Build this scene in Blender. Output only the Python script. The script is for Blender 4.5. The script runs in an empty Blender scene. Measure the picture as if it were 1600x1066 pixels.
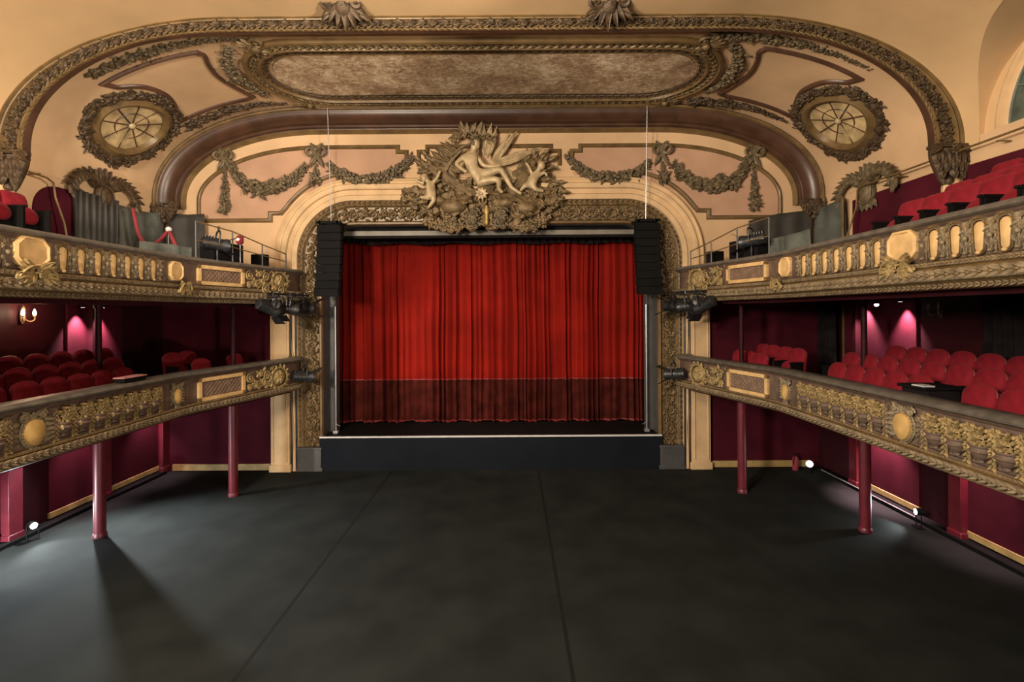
import bpy, bmesh, math, random
from mathutils import Vector, Matrix
random.seed(11)
PI = math.pi
S = bpy.context.scene
COL = S.collection
V3 = Vector

# ------------------------------------------------------------------ camera
cam_d = bpy.data.cameras.new('camera'); cam = bpy.data.objects.new('camera', cam_d); COL.objects.link(cam)
cam_d.sensor_width = 36.0; cam_d.lens = 760 / 1600 * 36
cam_d.shift_x = 0.0; cam_d.shift_y = -44 / 1600
cam_d.clip_start = .05; cam_d.clip_end = 200
cam.matrix_world = Matrix.Translation((.68, 0, 4.86)) @ Matrix.Rotation(PI/2, 4, 'X') @ Matrix.Rotation(-.0067, 4, 'Z')
S.camera = cam
# ------------------------------------------------------------------ view + world
S.view_settings.view_transform = 'Standard'; S.view_settings.look = 'None'
S.view_settings.exposure = -0.2; S.view_settings.gamma = 1.0; S.view_settings.use_curve_mapping = False
W_ = bpy.data.worlds.new('hall_glow'); S.world = W_; W_.use_nodes = True
bg = W_.node_tree.nodes['Background']; bg.inputs[0].default_value = (1.0, .80, .58, 1); bg.inputs[1].default_value = .08
# ------------------------------------------------------------------ lamps lighting the hall, some read from its shadows, some added fills
def lamp(name, typ, loc, power, color=(1, 1, 1), target=None, **kw):
    d = bpy.data.lights.new(name, typ); o = bpy.data.objects.new(name, d); COL.objects.link(o)
    d.energy = power; d.color = color; o.location = loc
    for k, v in kw.items(): setattr(d, k, v)
    if target is not None:
        o.rotation_euler = (V3(target) - V3(loc)).to_track_quat('-Z', 'Y').to_euler()
    return o
WARM = (1.0, .86, .68)
lamp('hall_key_light', 'AREA', (-4.6, -.5, 10.6), 800, WARM, (0, 15, 4.5), shape='DISK', size=1.3)  # unseen high key lamp, moved left of centre to leave left seats dark
lamp('hall_front_and_fill_light', 'AREA', (-6.2, -2.0, 6.6), 2200, WARM, (1, 15, 5.0), shape='DISK', size=1.5)
lamp('hall_front_and_fill_light', 'AREA', (6.2, -2.0, 6.6), 200, WARM, (-3, 13, 4.5), shape='DISK', size=1.5)  # added fill from the right for the dim left balcony fronts
lamp('low_fill_light', 'SPOT', (5.0, -1.0, 2.6), 3600, WARM, (-6.7, 9.0, 3.9), spot_size=math.radians(58), spot_blend=.7, shadow_soft_size=.4)  # unseen spot added low down to brighten the left balcony front
lamp('balcony_wash_light', 'AREA', (-6.9, 1.0, 8.2), 1000, WARM, (9, 8.5, 6.0), shape='DISK', size=1.0)
lamp('cove_fill_light', 'SPOT', (0, 1.0, 7.0), 500, WARM, (0, 13, 13), spot_size=math.radians(104), spot_blend=.35, shadow_soft_size=.5)  # unseen uplight added to fill the vault
lamp('bay_fill_light', 'SPOT', (6.6, 2.0, 7.0), 10000, WARM, (-10, 11.8, 12.5), spot_size=math.radians(46), spot_blend=.6, shadow_soft_size=.4)  # crossing spot added out of view to brighten the left bay side
lamp('bay_fill_light', 'SPOT', (-6.6, 2.0, 7.0), 5600, WARM, (10, 11.8, 12.5), spot_size=math.radians(46), spot_blend=.6, shadow_soft_size=.4)  # its opposite, added to brighten the right bay side
lamp('stage_front_light', 'SPOT', (-1, 1, 10.4), 300, WARM, (0, 17, 3.4), spot_size=math.radians(42), spot_blend=.8, shadow_soft_size=.25)
lamp('stage_side_light', 'SPOT', (-5.3, 13.3, 4.6), 1000, (1, .74, .52), (.5, 17, 3.2), spot_size=math.radians(80), spot_blend=.8, shadow_soft_size=.05)
lamp('stage_side_light', 'SPOT', (5.3, 13.3, 4.6), 420, (1, .74, .52), (0, 17, 3.2), spot_size=math.radians(80), spot_blend=.8, shadow_soft_size=.05)

# ------------------------------------------------------------------ materials
def mat(name, col, rough=.6, metal=0.0, var=.25, vscale=3.0, bump=0.0, bscale=20.0, spec=.5, col2=None, sheen=0.0):
    m = bpy.data.materials.new(name); m.use_nodes = True; nt = m.node_tree; N = nt.nodes; L = nt.links
    b = N['Principled BSDF']; b.inputs['Roughness'].default_value = rough; b.inputs['Metallic'].default_value = metal
    b.inputs['Specular IOR Level'].default_value = spec
    if sheen: b.inputs['Sheen Weight'].default_value = sheen; b.inputs['Sheen Roughness'].default_value = .4
    tc = N.new('ShaderNodeTexCoord'); nz = N.new('ShaderNodeTexNoise')
    nz.inputs['Scale'].default_value = vscale; nz.inputs['Detail'].default_value = 6
    L.new(tc.outputs['Object'], nz.inputs['Vector'])
    mx = N.new('ShaderNodeMix'); mx.data_type = 'RGBA'
    c2 = col2 if col2 else tuple(c*(1-var) for c in col)
    mx.inputs[6].default_value = (*[min(1, c*(1+var*.4)) for c in col], 1); mx.inputs[7].default_value = (*c2, 1)
    mr = N.new('ShaderNodeMapRange'); mr.inputs[1].default_value = .35; mr.inputs[2].default_value = .65
    L.new(nz.outputs[0], mr.inputs[0]); L.new(mr.outputs[0], mx.inputs[0]); L.new(mx.outputs[2], b.inputs['Base Color'])
    if bump:
        n2 = N.new('ShaderNodeTexNoise'); n2.inputs['Scale'].default_value = bscale; n2.inputs['Detail'].default_value = 4
        L.new(tc.outputs['Object'], n2.inputs['Vector'])
        bp = N.new('ShaderNodeBump'); bp.inputs['Strength'].default_value = bump; bp.inputs['Distance'].default_value = .03
        L.new(n2.outputs[0], bp.inputs['Height']); L.new(bp.outputs[0], b.inputs['Normal'])
    return m
def emis(name, col, st):
    m = bpy.data.materials.new(name); m.use_nodes = True; b = m.node_tree.nodes['Principled BSDF']
    b.inputs['Base Color'].default_value = (*col, 1); b.inputs['Emission Color'].default_value = (*col, 1); b.inputs['Emission Strength'].default_value = st
    return m
M = dict(
    plaster=mat('cream_plaster', (.56, .365, .205), .85, var=.16, vscale=.7, bump=.08, bscale=12),
    vault=mat('ochre_plaster', (.55, .36, .185), .85, var=.16, vscale=.5, bump=.06, bscale=8),
    pink=mat('pink_plaster', (.42, .245, .155), .85, var=.14, vscale=1.0),
    creamlight=mat('pale_cream_paint', (.58, .39, .21), .7, var=.15, vscale=2),
    gilt=mat('dull_gilding', (.185, .122, .055), .48, .25, var=.5, vscale=7, bump=.5, bscale=45),
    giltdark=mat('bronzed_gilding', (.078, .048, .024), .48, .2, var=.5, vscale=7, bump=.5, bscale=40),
    bright=mat('bright_gilding', (.52, .33, .10), .40, .3, var=.35, vscale=9, bump=.3, bscale=50),
    brown=mat('brown_stucco', (.13, .082, .058), .6, var=.3, vscale=5, bump=.2, bscale=30),
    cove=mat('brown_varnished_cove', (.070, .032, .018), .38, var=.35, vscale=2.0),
    bronze=mat('bronze_band', (.155, .095, .038), .4, .1, var=.3, vscale=3),
    garland=mat('patinated_gilding', (.145, .105, .055), .5, .2, var=.5, vscale=9, bump=.5, bscale=45),
    figure=mat('pale_gilding', (.46, .34, .19), .5, .1, var=.3, vscale=5),
    rail=mat('dark_handrail', (.13, .112, .092), .4, var=.3, vscale=6),
    niche=mat('niche_cream', (.66, .43, .19), .6, var=.2, vscale=6),
    wine=mat('wine_wall_cloth', (.062, .0062, .0135), .85, spec=.12, var=.3, vscale=1.2, bump=.1, bscale=60),
    winedark=mat('dark_wine_wood', (.030, .0035, .0065), .6, spec=.2, var=.3, vscale=2),
    columnred=mat('red_column_paint', (.12, .010, .019), .42, var=.25, vscale=3),
    black=mat('black_paint', (.0055, .005, .005), .7, var=.3, spec=.12),
    blackcloth=mat('black_cloth', (.012, .009, .010), .95, var=.4, vscale=3, spec=.1),
    grey=mat('grey_steel', (.075, .072, .072), .5, .2, var=.2),
    greysheet=mat('grey_sheet', (.082, .088, .074), .8, var=.35, vscale=2.5, bump=.3, bscale=6),
    drape=mat('dark_pleated_cloth', (.034, .029, .023), .7, var=.25),
    seat=mat('red_velvet', (.20, .010, .019), .8, var=.25, vscale=6, sheen=.05, spec=.15),
        piping=mat('red_piping', (.20, .02, .022), .5),
    baseb=mat('gold_baseboard', (.42, .29, .11), .5, var=.25, vscale=4),
    stagefront=mat('navy_black_board', (.0030, .0046, .0090), .75, var=.25, vscale=1.5, spec=.2),
    white=mat('white_edge', (.55, .55, .55), .5, var=.1),
    glass=mat('amber_glass', (.50, .37, .19), .4, var=.45, vscale=3.0),
    chrome=mat('pale_metal', (.5, .5, .52), .35, .7, var=.1),
    redrope=mat('red_rope', (.22, .02, .03), .8),
    edge=mat('grey_edge_tape', (.22, .22, .22), .6),
    greyband=mat('grey_header', (.19, .165, .13), .5, var=.2),
)
# curtain velvet
M['curtain'] = mat('red_curtain_velvet', (.19, .0078, .0043), .85, var=.25, vscale=.8, spec=.08)
M['curtain_bottom'] = mat('dimmed_curtain_velvet', (.06, .009, .0065), .85, var=.45, vscale=2.5, spec=.08)  # unlit lower part of the curtain, its dimness painted in as darker red
# floor
def floor_mat():
    m = mat('charcoal_carpet', (.0150, .0168, .0155), .9, var=.3, vscale=1.1, bump=.15, bscale=90, spec=.12)
    nt = m.node_tree; N = nt.nodes; L = nt.links; b = N['Principled BSDF']
    src = b.inputs['Base Color'].links[0].from_socket
    tc = [n for n in N if n.type == 'TEX_COORD'][0]
    sx = N.new('ShaderNodeSeparateXYZ'); L.new(tc.outputs['Object'], sx.inputs[0])
    fac = None
    for x0 in (-3.05, 1.46):
        a = N.new('ShaderNodeMath'); a.operation = 'SUBTRACT'; a.inputs[1].default_value = x0; L.new(sx.outputs[0], a.inputs[0])
        c = N.new('ShaderNodeMath'); c.operation = 'ABSOLUTE'; L.new(a.outputs[0], c.inputs[0])
        d = N.new('ShaderNodeMath'); d.operation = 'LESS_THAN'; d.inputs[1].default_value = .028; L.new(c.outputs[0], d.inputs[0])
        if fac is None: fac = d
        else:
            e = N.new('ShaderNodeMath'); e.operation = 'MAXIMUM'; L.new(fac.outputs[0], e.inputs[0]); L.new(d.outputs[0], e.inputs[1]); fac = e
    mx = N.new('ShaderNodeMix'); mx.data_type = 'RGBA'; mx.inputs[7].default_value = (.008, .008, .008, 1)
    L.new(fac.outputs[0], mx.inputs[0]); L.new(src, mx.inputs[6]); L.new(mx.outputs[2], b.inputs['Base Color'])
    return m
M['floor'] = floor_mat()
# ceiling painting
def painting_mat():
    m = bpy.data.materials.new('ceiling_painting'); m.use_nodes = True; nt = m.node_tree; N = nt.nodes; L = nt.links
    b = N['Principled BSDF']; b.inputs['Roughness'].default_value = .5
    tc = N.new('ShaderNodeTexCoord'); mp = N.new('ShaderNodeMapping'); mp.inputs['Scale'].default_value = (1, 1.4, 1)
    n1 = N.new('ShaderNodeTexNoise'); n1.inputs['Scale'].default_value = 5; n1.inputs['Detail'].default_value = 12; n1.inputs['Roughness'].default_value = .8; n1.inputs['Distortion'].default_value = 1.2
    L.new(tc.outputs['Object'], mp.inputs[0]); L.new(mp.outputs[0], n1.inputs['Vector'])
    cr = N.new('ShaderNodeValToRGB'); e = cr.color_ramp.elements
    e[0].position = .36; e[0].color = (.15, .085, .055, 1); e[1].position = .64; e[1].color = (.80, .67, .49, 1)
    x = cr.color_ramp.elements.new(.5); x.color = (.39, .27, .165, 1)
    n2 = N.new('ShaderNodeTexNoise'); n2.inputs['Scale'].default_value = .9; n2.inputs['Detail'].default_value = 3; L.new(tc.outputs['Object'], n2.inputs['Vector'])
    ad = N.new('ShaderNodeMath'); ad.operation = 'MULTIPLY_ADD'; ad.inputs[1].default_value = .42; L.new(n2.outputs[0], ad.inputs[0]); sb_ = N.new('ShaderNodeMath'); sb_.operation = 'SUBTRACT'; sb_.inputs[1].default_value = .21; L.new(n1.outputs[0], sb_.inputs[0]); L.new(sb_.outputs[0], ad.inputs[2]); L.new(ad.outputs[0], cr.inputs[0]); L.new(cr.outputs[0], b.inputs['Base Color'])
    return m
M['painting'] = painting_mat()

# ------------------------------------------------------------------ mesh builder
def usphere(nu, nv):
    vs = [(0, 0, 1)]; fs = []
    for j in range(1, nv):
        t = PI*j/nv
        for i in range(nu):
            p = 2*PI*i/nu; vs.append((math.sin(t)*math.cos(p), math.sin(t)*math.sin(p), math.cos(t)))
    vs.append((0, 0, -1)); n = len(vs)-1
    for i in range(nu): fs.append((0, 1+i, 1+(i+1) % nu))
    for j in range(nv-2):
        for i in range(nu):
            a = 1+j*nu+i; c = 1+j*nu+(i+1) % nu; fs.append((a, a+nu, c+nu, c))
    for i in range(nu): fs.append((n, 1+(nv-2)*nu+(i+1) % nu, 1+(nv-2)*nu+i))
    return vs, fs
SPH = {k: usphere(*k) for k in ((6, 4), (8, 6), (12, 8), (20, 12))}
I4 = Matrix.Identity(4)
class MB:
    def __init__(s): s.v = []; s.f = []
    def add(s, vs, fs, X=None):
        o = len(s.v)
        if X is not None: vs = [X @ V3(p) for p in vs]
        s.v += [tuple(p) for p in vs]; s.f += [tuple(i+o for i in f) for f in fs]
    def box(s, c, d, X=None):
        x, y, z = c; a, b, h = d[0]/2, d[1]/2, d[2]/2
        vs = [(x+i*a, y+j*b, z+k*h) for i in (-1, 1) for j in (-1, 1) for k in (-1, 1)]
        s.add(vs, [(0, 1, 3, 2), (4, 6, 7, 5), (0, 4, 5, 1), (2, 3, 7, 6), (0, 2, 6, 4), (1, 5, 7, 3)], X)
    def span(s, a, b, X=None): s.box([(p+q)/2 for p, q in zip(a, b)], [abs(q-p) for p, q in zip(a, b)], X)
    def ell(s, c, r, X=None, res=(6, 4), R=None):
        vs, fs = SPH[res]
        T = Matrix.Translation(c)
        if R is not None: T = T @ R
        T = T @ Matrix.Diagonal((r[0], r[1], r[2], 1))
        s.add(vs, fs, (X @ T) if X is not None else T)
    def tube(s, pts, r, n=6, X=None, closed=False, caps=True):
        pts = [V3(p) for p in pts]; m = len(pts); vs = []; fs = []
        rr = r if isinstance(r, (list, tuple)) else [r]*m
        up = None
        for i, p in enumerate(pts):
            t = (pts[(i+1) % m if closed else min(i+1, m-1)] - pts[(i-1) % m if closed else max(i-1, 0)])
            t = t.normalized() if t.length > 1e-9 else V3((0, 0, 1))
            if up is None: up = V3((0, 0, 1)) if abs(t.z) < .9 else V3((1, 0, 0))
            b = t.cross(up); b = b.normalized() if b.length > 1e-6 else t.orthogonal().normalized()
            up = b.cross(t).normalized()
            for k in range(n):
                a = 2*PI*k/n; vs.append(p + (b*math.cos(a)+up*math.sin(a))*rr[i])
        for i in range(m if closed else m-1):
            for k in range(n):
                a = i*n+k; c = i*n+(k+1) % n; j = ((i+1) % m)*n
                fs.append((a, c, j+(k+1) % n, j+k))
        if caps and not closed:
            fs.append(tuple(range(n-1, -1, -1))); fs.append(tuple((m-1)*n+k for k in range(n)))
        s.add(vs, fs, X)
    def lathe(s, prof, n=16, X=None, a0=0, a1=2*PI):
        full = abs(a1-a0-2*PI) < 1e-6; k = n if full else n+1; vs = []; fs = []
        for r, z in prof:
            for i in range(k):
                a = a0+(a1-a0)*i/n; vs.append((r*math.cos(a), r*math.sin(a), z))
        for j in range(len(prof)-1):
            for i in range(n):
                a = j*k+i; b = j*k+(i+1) % k; fs.append((a, b, b+k, a+k))
        if full:
            fs.append(tuple(range(k-1, -1, -1))); fs.append(tuple((len(prof)-1)*k+i for i in range(k)))
        s.add(vs, fs, X)
    def prism(s, poly, h0, h1, X=None):
        n = len(poly); vs = [(x, y, h0) for x, y in poly]+[(x, y, h1) for x, y in poly]
        fs = [tuple(range(n-1, -1, -1)), tuple(range(n, 2*n))]+[(i, (i+1) % n, n+(i+1) % n, n+i) for i in range(n)]
        s.add(vs, fs, X)
    def grid(s, fn, nu, nv, X=None):
        vs = [fn(i/nu, j/nv) for j in range(nv+1) for i in range(nu+1)]; k = nu+1
        s.add(vs, [(j*k+i, j*k+i+1, (j+1)*k+i+1, (j+1)*k+i) for j in range(nv) for i in range(nu)], X)
    def leaf(s, X, L, wd, h=.03, curl=0.0):
        # domed pointed leaf: local x along, y across, z out
        vs = []; fs = []
        n = 5
        for i in range(n+1):
            t = i/n; w = wd*.5*math.sin(PI*min(1, t**.75*.96+.04))
            zc = h*math.sin(PI*(t*.85+.1))+curl*t*t
            for q, z in ((-1, 0), (-.5, .7), (0, .55), (.5, .7), (1, 0)): vs.append((L*t, q*w, zc*z+curl*t*t*.3))
        for i in range(n):
            for k in range(4): a = i*5+k; fs.append((a, a+5, a+6, a+1))
        s.add(vs, fs, X)
    def scroll(s, X, r, th=.02, turns=1.3, sgn=1, a0=0.0):
        pts = []; rr = []
        n = 14
        for i in range(n+1):
            t = i/n; a = a0+sgn*t*turns*2*PI; q = r*(1-.78*t)
            pts.append((q*math.cos(a), q*math.sin(a), th*.6+t*th*.5)); rr.append(th*(.45+.7*math.sin(PI*min(1, t+.15)*.9)))
        s.tube(pts, rr, 5, X)
        s.ell((pts[-1][0]*.5, pts[-1][1]*.5, th), (th*1.3, th*1.3, th*1.2), X)
    def rosette(s, X, r, n=8):
        for k in range(n):
            s.leaf(X @ Matrix.Rotation(2*PI*k/n, 4, 'Z') @ Matrix.Translation((r*.15, 0, 0)), r*.88, r*.62, r*.25)
        s.ell((0, 0, r*.15), (r*.25, r*.25, r*.2), X, (8, 6))
    def build(s, name, m, parent=None, mirror=False, smooth=True, bevel=0.0, base=None):
        vs = s.v; fs = s.f
        if mirror: vs = [(-x, y, z) for x, y, z in vs]; fs = [f[::-1] for f in fs]
        off = V3((0, 0, 0))
        if base is not None: off = V3(base)
        elif parent is not None: off = WPOS.get(parent.name, V3((0, 0, 0)))
        me = bpy.data.meshes.new(name)
        me.from_pydata([V3(p)-off for p in vs], [], fs); me.update()
        me.materials.append(m)
        if smooth:
            for p in me.polygons: p.use_smooth = True
            try: me.set_sharp_from_angle(angle=math.radians(42))
            except Exception: pass
        o = bpy.data.objects.new(name, me); COL.objects.link(o)
        if base is not None and parent is None: o.location = off
        if parent is not None: o.parent = parent; WPOS[o.name] = off
        else: WPOS[o.name] = off
        if bevel:
            bv = o.modifiers.new('bevel', 'BEVEL'); bv.width = bevel; bv.segments = 2; bv.limit_method = 'ANGLE'
        return o
WPOS = {}
def thing(name, label, cat, loc=(0, 0, 0), rz=0.0, group=None):
    o = bpy.data.objects.new(name, None); COL.objects.link(o); o.empty_display_size = .2
    o.location = loc; o.rotation_euler = (0, 0, rz); o['label'] = label; o['category'] = cat
    if group: o['group'] = group
    WPOS[o.name] = V3(loc)
    return o
def tag(o, label, cat, group=None):
    o['label'] = label; o['category'] = cat
    if group: o['group'] = group
    return o
def struct(o): o['kind'] = 'structure'; return o
def dup(root, loc, rz, label=None, group=None):
    r = root.copy(); COL.objects.link(r); r.location = loc; r.rotation_euler = (0, 0, rz)
    if label: r['label'] = label
    if group: r['group'] = group
    for ch in list(root.children):
        c = ch.copy(); COL.objects.link(c); c.parent = r
        for g in list(ch.children):
            d = g.copy(); COL.objects.link(d); d.parent = c
    return r
def inst(src, parent, loc, rz=0.0):
    """a part with the shared mesh of src (built round its own origin) placed in world space under parent"""
    o = bpy.data.objects.new(src.name.split('.')[0], src); COL.objects.link(o)
    o.parent = parent; o.location = V3(loc)-WPOS.get(parent.name, V3((0, 0, 0))); o.rotation_euler = (0, 0, rz)
    WPOS[o.name] = V3(loc)
    return o
def mesh_of(mb, name, m):
    o = mb.build(name, m); me = o.data; bpy.data.objects.remove(o); me.name = name; return me

# ------------------------------------------------------------------ paths with frames
class Path:
    """points with an outward normal; frame = (tangent, n x t, n)"""
    def __init__(s, pts, nrm, closed=False):
        s.p = [V3(q) for q in pts]; m = len(s.p)
        s.n = [V3(nrm).normalized()]*m if not isinstance(nrm, list) else [V3(q).normalized() for q in nrm]
        s.c = closed; s.d = [0.0]
        for i in range(1, m + (1 if closed else 0)): s.d.append(s.d[-1]+(s.p[i % m]-s.p[i-1]).length)
        s.L = s.d[-1]
    def tan(s, i):
        m = len(s.p)
        a = s.p[(i-1) % m] if s.c else s.p[max(0, i-1)]; b = s.p[(i+1) % m] if s.c else s.p[min(m-1, i+1)]
        u = (b-s.p[i]); v = (s.p[i]-a)
        u = u.normalized() if u.length > 1e-9 else u; v = v.normalized() if v.length > 1e-9 else v
        q = u+v
        return q.normalized() if q.length > 1e-6 else (b-a).normalized()
    def fr(s, i):
        t = s.tan(i); n = s.n[i]; b = n.cross(t).normalized(); n2 = t.cross(b)
        return s.p[i], t, b, n2
    def at(s, d):
        if s.c: d %= s.L
        d = max(0, min(s.L, d)); i = 0
        lo, hi = 0, len(s.d)-1
        while hi-lo > 1:
            k = (lo+hi)//2
            if s.d[k] <= d: lo = k
            else: hi = k
        m = len(s.p); q = (d-s.d[lo])/max(1e-9, s.d[hi]-s.d[lo])
        p0, t0, b0, n0 = s.fr(lo); p1, t1, b1, n1 = s.fr(hi % m)
        p = p0.lerp(p1, q); t = t0.lerp(t1, q).normalized(); n = n0.lerp(n1, q); b = n.cross(t).normalized(); n = t.cross(b)
        return Matrix(((t.x, b.x, n.x, p.x), (t.y, b.y, n.y, p.y), (t.z, b.z, n.z, p.z), (0, 0, 0, 1)))
def sweep(mb, path, prof, closedprof=False, scale=None):
    m = len(path.p); k = len(prof); vs = []; fs = []
    for i in range(m):
        p, t, b, n = path.fr(i); q = scale[i] if scale else 1
        # mitre factor on sharp corners
        f = 1.0
        if 0 < i < m-1 or path.c:
            a = (path.p[i]-path.p[i-1]).normalized(); cs = max(.35, a.dot(t)); f = 1/cs
        for v, w in prof: vs.append(p+b*v*q*f+n*w*q)
    for i in range(m if path.c else m-1):
        j = (i+1) % m
        for a in range(k if closedprof else k-1):
            c = (a+1) % k; fs.append((i*k+a, j*k+a, j*k+c, i*k+c))
    mb.add(vs, fs)
def T(x, y, z=0): return Matrix.Translation((x, y, z))
def RZ(a): return Matrix.Rotation(a, 4, 'Z')
def rnd(a, b): return random.uniform(a, b)
def foliage(mb, path, width, unit, h=.05, d0=0, d1=None, sc=None):
    """running acanthus scrolls"""
    d1 = path.L if d1 is None else d1; n = max(1, int((d1-d0)/unit)); u = (d1-d0)/n
    for i in range(n):
        X = path.at(d0+(i+.5)*u); sg = 1 if i % 2 else -1
        if sc: q_ = sc(X.translation.z); X = X @ Matrix.Diagonal((1, q_, q_, 1))
        mb.scroll(X @ T(0, sg*width*.10), min(u*.45, width*.36), h*.5, 1.3, sg, rnd(0, 1)+PI)
        for k in range(4):
            a = rnd(-.5, .5)+(PI*.5*k)
            mb.leaf(X @ T(math.cos(a)*u*.18, sg*width*.1+math.sin(a)*width*.18, h*.2) @ RZ(a), u*.42, width*.24, h*1.3, h*.5)
        mb.leaf(X @ T(-u*.5, -sg*width*.34, 0) @ RZ(sg*.5), u*.75, width*.3, h*1.2)
        mb.leaf(X @ T(u*.1, -sg*width*.40, 0) @ RZ(-sg*.2), u*.55, width*.2, h)
        mb.ell((u*.42, -sg*width*.16, h*.5), (width*.09, width*.09, h*.8), X)
        mb.ell((u*.3, sg*width*.40, h*.4), (width*.07, width*.07, h*.7), X)
def leafrow(mb, path, width, unit, h=.04, d0=0, d1=None):
    """row of overlapping leaf tips"""
    d1 = path.L if d1 is None else d1; n = max(1, int((d1-d0)/unit)); u = (d1-d0)/n
    for i in range(n):
        X = path.at(d0+(i+.5)*u)
        mb.leaf(X @ T(-u*.55, width*.1, 0) @ RZ(.35), u*1.25, width*.55, h, h*.4)
        mb.leaf(X @ T(-u*.55, -width*.1, 0) @ RZ(-.35), u*1.25, width*.55, h, h*.4)
        mb.ell((0, 0, h*.8), (u*.16, width*.13, h*.7), X)
def garland(mb, path, rf, step=.055, n=5, flat=.75):
    d = 0
    while d < path.L:
        X = path.at(d); r = rf(d/path.L)
        for k in range(n):
            a = rnd(0, PI); q = r*rnd(.35, .95); y = q*math.cos(a); z = q*math.sin(a)*flat
            if random.random() < .72:
                s_ = r*rnd(.26, .42); mb.ell((rnd(-.03, .03), y, z), (s_, s_*rnd(.8, 1.1), s_*.9), X)
            else:
                mb.leaf(X @ T(rnd(-.04, .04), y, z) @ RZ(rnd(-1.2, 1.2)+(PI if random.random() < .3 else 0)), r*rnd(.8, 1.3), r*.55, r*.25, r*.2)
        d += step
def smoothpts(pts, n=6, closed=False):
    """Catmull-Rom through the points"""
    P = [V3(p) for p in pts]; m = len(P); out = []
    for i in range(m if closed else m-1):
        a = P[(i-1) % m] if closed or i else P[0]*2-P[1]
        b = P[i]; c = P[(i+1) % m]; d = P[(i+2) % m] if closed or i+2 < m else P[-1]*2-P[-2]
        for k in range(n):
            t = k/n
            out.append(.5*((2*b)+(c-a)*t+(2*a-5*b+4*c-d)*t*t+(3*b-a-3*c+d)*t**3))
    if not closed: out.append(P[-1])
    return out

# ------------------------------------------------------------------ vault geometry
W, ZS, VA, VB, NE = 10.15, 8.35, 5.0, 2.8, 2.15
ZT = ZS+VB
_th = [PI/2*i/160 for i in range(161)]
_prof = [V3((W, 5.0))]+[V3((W-VA+VA*max(0, math.cos(t))**(2/NE), ZS+VB*math.sin(t)**(2/NE))) for t in _th]+[V3((0, ZT))]
_ps = [-(ZS-5.0)]
for i in range(1, len(_prof)): _ps.append(_ps[-1]+(_prof[i]-_prof[i-1]).length)
SMAX = _ps[-1]
def vprof(s):
    if s >= SMAX: return V3((-(s-SMAX), ZT)), V3((0, -1))
    lo, hi = 0, len(_ps)-1
    while hi-lo > 1:
        k = (lo+hi)//2
        if _ps[k] <= s: lo = k
        else: hi = k
    q = (s-_ps[lo])/max(1e-9, _ps[hi]-_ps[lo]); p = _prof[lo].lerp(_prof[hi], q)
    a = _prof[max(0, lo-1)]; b = _prof[min(len(_prof)-1, hi+1)]; t = (b-a).normalized()
    return p, V3((-t.y, t.x))        # inward normal (towards the hall)
def vault(s, y, h=0.0, sx=1):
    p, n = vprof(s); q = p+n*h
    return V3((sx*q.x, y, q.y)), V3((sx*n.x, 0, n.y))
def vpath(pts, sx=1, n=6, closed=False, h=0.0, straight=False):
    pp = [V3((a, b, 0)) for a, b in pts]
    if straight:
        sm = []
        for i in range(len(pp)-1):
            k = max(1, int((pp[i+1]-pp[i]).length/.15)); sm += [pp[i].lerp(pp[i+1], j/k) for j in range(k)]
        sm.append(pp[-1])
    else: sm = smoothpts(pp, n, closed)
    r = [vault(p.x, p.y, h, sx) for p in sm]
    if sx < 0: r = r[::-1]
    return Path([a for a, b in r], [b for a, b in r], closed)
D, D2 = 15.2, 10.4
def arch_pts(inset=0.0, z0=5.0, y=0.0, ds=.16):
    """vault cross-section from the left foot over to the right foot, moved inwards"""
    L = []
    s = z0-ZS
    while s < SMAX: L.append(s); s += ds
    right = []
    for s in L:
        p, n = vprof(s); q = p+n*inset; right.append((q.x, q.y))
    left = [(-x, z) for x, z in right]
    mid = [(x, ZT-inset) for x in (-2, -1, 0, 1, 2)] if False else []
    return [V3((x, y, z)) for x, z in left+mid+right[::-1]]

# ================================================================== SETTING
# floor
mb = MB(); mb.span((-10.6, 2.0, -.12), (10.6, 15.4, 0)); struct(mb.build('floor', M['floor'], smooth=False))
# bay vault and hall vault (with the opening of the side lunette on the right)
mb = MB()
ss = [-.2+i*.16 for i in range(int((SMAX+.2)/.16)+1)]+[SMAX]
def vstrip(mb, sx, yf0, yf1, ny):
    vs = []; fs = []
    for s in ss:
        for j in range(ny+1):
            y = yf0(s)+(yf1(s)-yf0(s))*j/ny; vs.append(vault(s, y, 0, sx)[0])
    k = ny+1
    for i in range(len(ss)-1):
        for j in range(ny): f = (i*k+j, i*k+j+1, (i+1)*k+j+1, (i+1)*k+j); fs.append(f if sx < 0 else f[::-1])
    mb.add(vs, fs)
for sx in (-1, 1): vstrip(mb, sx, lambda s: D2, lambda s: D+.05, 4)
o = struct(mb.build('ceiling', M['plaster']))
YC, LW, LH = 7.4, 2.43, 2.35
def yfar(s): return YC if s > LH else YC+LW*math.sqrt(max(0, 1-(max(0, s)/LH)**2))
mb = MB()
vstrip(mb, -1, lambda s: 3.2, lambda s: D2, 4)
vstrip(mb, 1, lambda s: yfar(s), lambda s: D2, 4)
vstrip(mb, 1, lambda s: 3.2, lambda s: 2*YC-yfar(s), 4)
c = mb.build('hall_vault', M['vault'], o)
# lunette soffit between vault and window wall
mb = MB(); vs = []; fs = []
ns = 40
for i in range(ns+1):
    a = PI*i/ns; s = LH*math.sin(a); y = YC+LW*math.cos(a); p, _n = vault(s, y)
    vs += [p, V3((W+.12, y, p.z))]
for i in range(ns): fs.append((2*i, 2*i+1, 2*i+3, 2*i+2))
mb.add(vs, fs); mb.build('lunette_soffit', M['vault'], o)
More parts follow.
